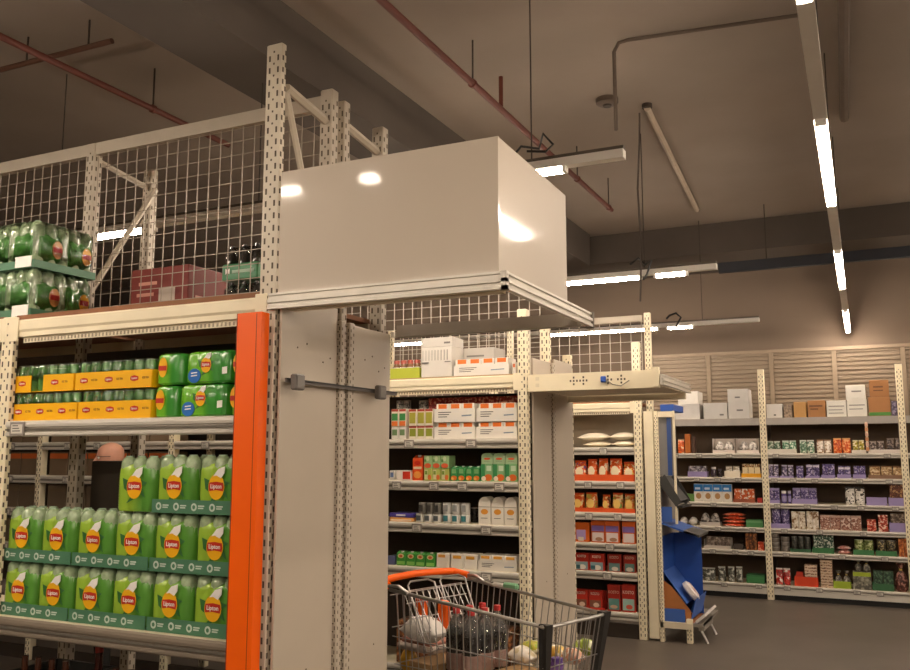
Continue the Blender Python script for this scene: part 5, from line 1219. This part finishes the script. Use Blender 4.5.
place('orange_pouch', 'orange-pink pouch at the front grille of the cart', 'bag', 572, 656, BZ, I_pillow, .12, .07, .075, prt=('#e0a888', PW, '#d9b8a0', 12))
place('green_pouch', 'lime green pouch at the far front corner of the cart', 'bag', 586, 647, BZ, I_pillow, .15, .06, .08, prt=('#a3b84a', '#dfe2c0', '#8aa03a', 12))
place('jar', 'small jar with a purple lid near the front of the cart', 'jar', 557, 667, BZ, I_jar, .06, .06, .08, c='#6a4a8c', lid='#5a3a8a', lab='#8a6ab0')

# ------------------------------------------------------------------ person in the next aisle (only the head shows through the gap)
pp = thing('person', 'bald person in dark clothes glimpsed through the gap above the packs', 'person', (on_y(111, 450, 4.76).x, 4.76, 0), rz=2.5)
SK = M('#e3a88e', .5, var=.06, scale=20)
verts = {'pel': (0, 0, .92, .15, .11), 'wai': (0, 0, 1.08, .14, .1), 'che': (0, .0, 1.28, .17, .11), 'nk0': (0, 0, 1.42, .09, .08), 'nk1': (0, .01, 1.50, .055, .055),
         'hl': (-.1, 0, .86, .09, .09), 'kl': (-.11, .01, .48, .06, .065), 'al': (-.11, -.02, .1, .042, .048), 'fl': (-.11, .13, .04, .04, .03),
         'hr': (.1, 0, .86, .09, .09), 'kr': (.11, .01, .48, .06, .065), 'ar': (.11, -.02, .1, .042, .048), 'fr': (.11, .13, .04, .04, .03)}
edges = [('pel', 'wai'), ('wai', 'che'), ('che', 'nk0'), ('nk0', 'nk1'), ('pel', 'hl'), ('hl', 'kl'), ('kl', 'al'), ('al', 'fl'), ('pel', 'hr'), ('hr', 'kr'), ('kr', 'ar'), ('ar', 'fr')]
for s_, c in ((-1, 'l'), (1, 'r')):
    verts['sh'+c] = (s_*.19, 0, 1.38, .065, .06); verts['el'+c] = (s_*.25, -.01, 1.1, .045, .045); verts['wr'+c] = (s_*.25, .1, .88, .03, .03); verts['pa'+c] = (s_*.25, .14, .81, .034, .018)
    edges += [('nk0', 'sh'+c), ('sh'+c, 'el'+c), ('el'+c, 'wr'+c), ('wr'+c, 'pa'+c)]
    for q in range(4):
        verts['f%d%s' % (q, c)] = (s_*(.25+(q-1.5)*.02), .165, .765-.006*abs(q-1.5), .0095, .0095); verts['g%d%s' % (q, c)] = (s_*(.25+(q-1.5)*.021), .18, .725-.008*abs(q-1.5), .0085, .0085)
        edges += [('pa'+c, 'f%d%s' % (q, c)), ('f%d%s' % (q, c), 'g%d%s' % (q, c))]
    verts['t'+c] = (s_*.205, .15, .82, .011, .011); verts['u'+c] = (s_*.195, .17, .785, .0095, .0095); edges += [('pa'+c, 't'+c), ('t'+c, 'u'+c)]
names = list(verts); me = bpy.data.meshes.new('body')
me.from_pydata([verts[n][:3] for n in names], [(names.index(a), names.index(b)) for a, b in edges], [])
me.materials.append(M('#23211f', .8, var=.1))
bo = link('body', me, pp)
md = bo.modifiers.new('skin', 'SKIN'); md.use_smooth_shade = True
for i, n in enumerate(names):
    sv = me.skin_vertices[0].data[i]; sv.radius = verts[n][3:5]; sv.use_root = (n == 'pel')
bo.modifiers.new('sub', 'SUBSURF').levels = 1; bo.modifiers['sub'].render_levels = 2
m = MB(); rs = []
for f, rx, ry, oy in ((0, .03, .035, .03), (.1, .055, .07, .015), (.25, .066, .085, .005), (.45, .074, .094, 0), (.6, .077, .097, 0), (.78, .071, .09, -.002), (.9, .052, .068, -.004), (.97, .028, .038, -.005), (1, .006, .008, -.005)):
    rs.append([(rx*math.cos(2*math.pi*i/20), oy+ry*math.sin(2*math.pi*i/20)*(1.0 if math.sin(2*math.pi*i/20) > 0 else .98), 1.465+f*.225) for i in range(20)])
m.rings(rs); hd = m.build('head', SK, pp, True)
MB().rings([[(-.008, .09, 1.59), (.008, .09, 1.59), (0, .098, 1.592)], [(-.016, .09, 1.555), (.016, .09, 1.555), (0, .122, 1.552)], [(-.012, .09, 1.545), (.012, .09, 1.545), (0, .1, 1.543)]]).build('nose', SK, hd, True)
MB().cbox(-.024, .024, .082, .094, 1.51, 1.521, .004).build('mouth', M('#a85a4c', .5), hd, True)
for s_ in (-1, 1):
    MB().rings([[(s_*(.07+.008*k), -.005+.018*math.cos(2*math.pi*i/10), 1.575+.03*math.sin(2*math.pi*i/10)) for i in range(10)] for k in (0, 1.6)]).build('ear', SK, hd, True)
    MB().lathe([(.002, -.011), (.01, -.006), (.011, 0), (.01, .006), (.002, .011)], 10).build('eye', WHT, hd, True, (s_*.031, .083, 1.582))
    gl = MB().rings([[(s_*.032+.024*math.cos(2*math.pi*i/14)*q, .1, 1.582+.018*math.sin(2*math.pi*i/14)*q) for i in range(14)] for q in (1, 1.12)], cap=False)
    gl.tube((s_*.058, .1, 1.588), (s_*.08, -.005, 1.59), .002, 5)
    gl.build('glasses', BLACK, hd)
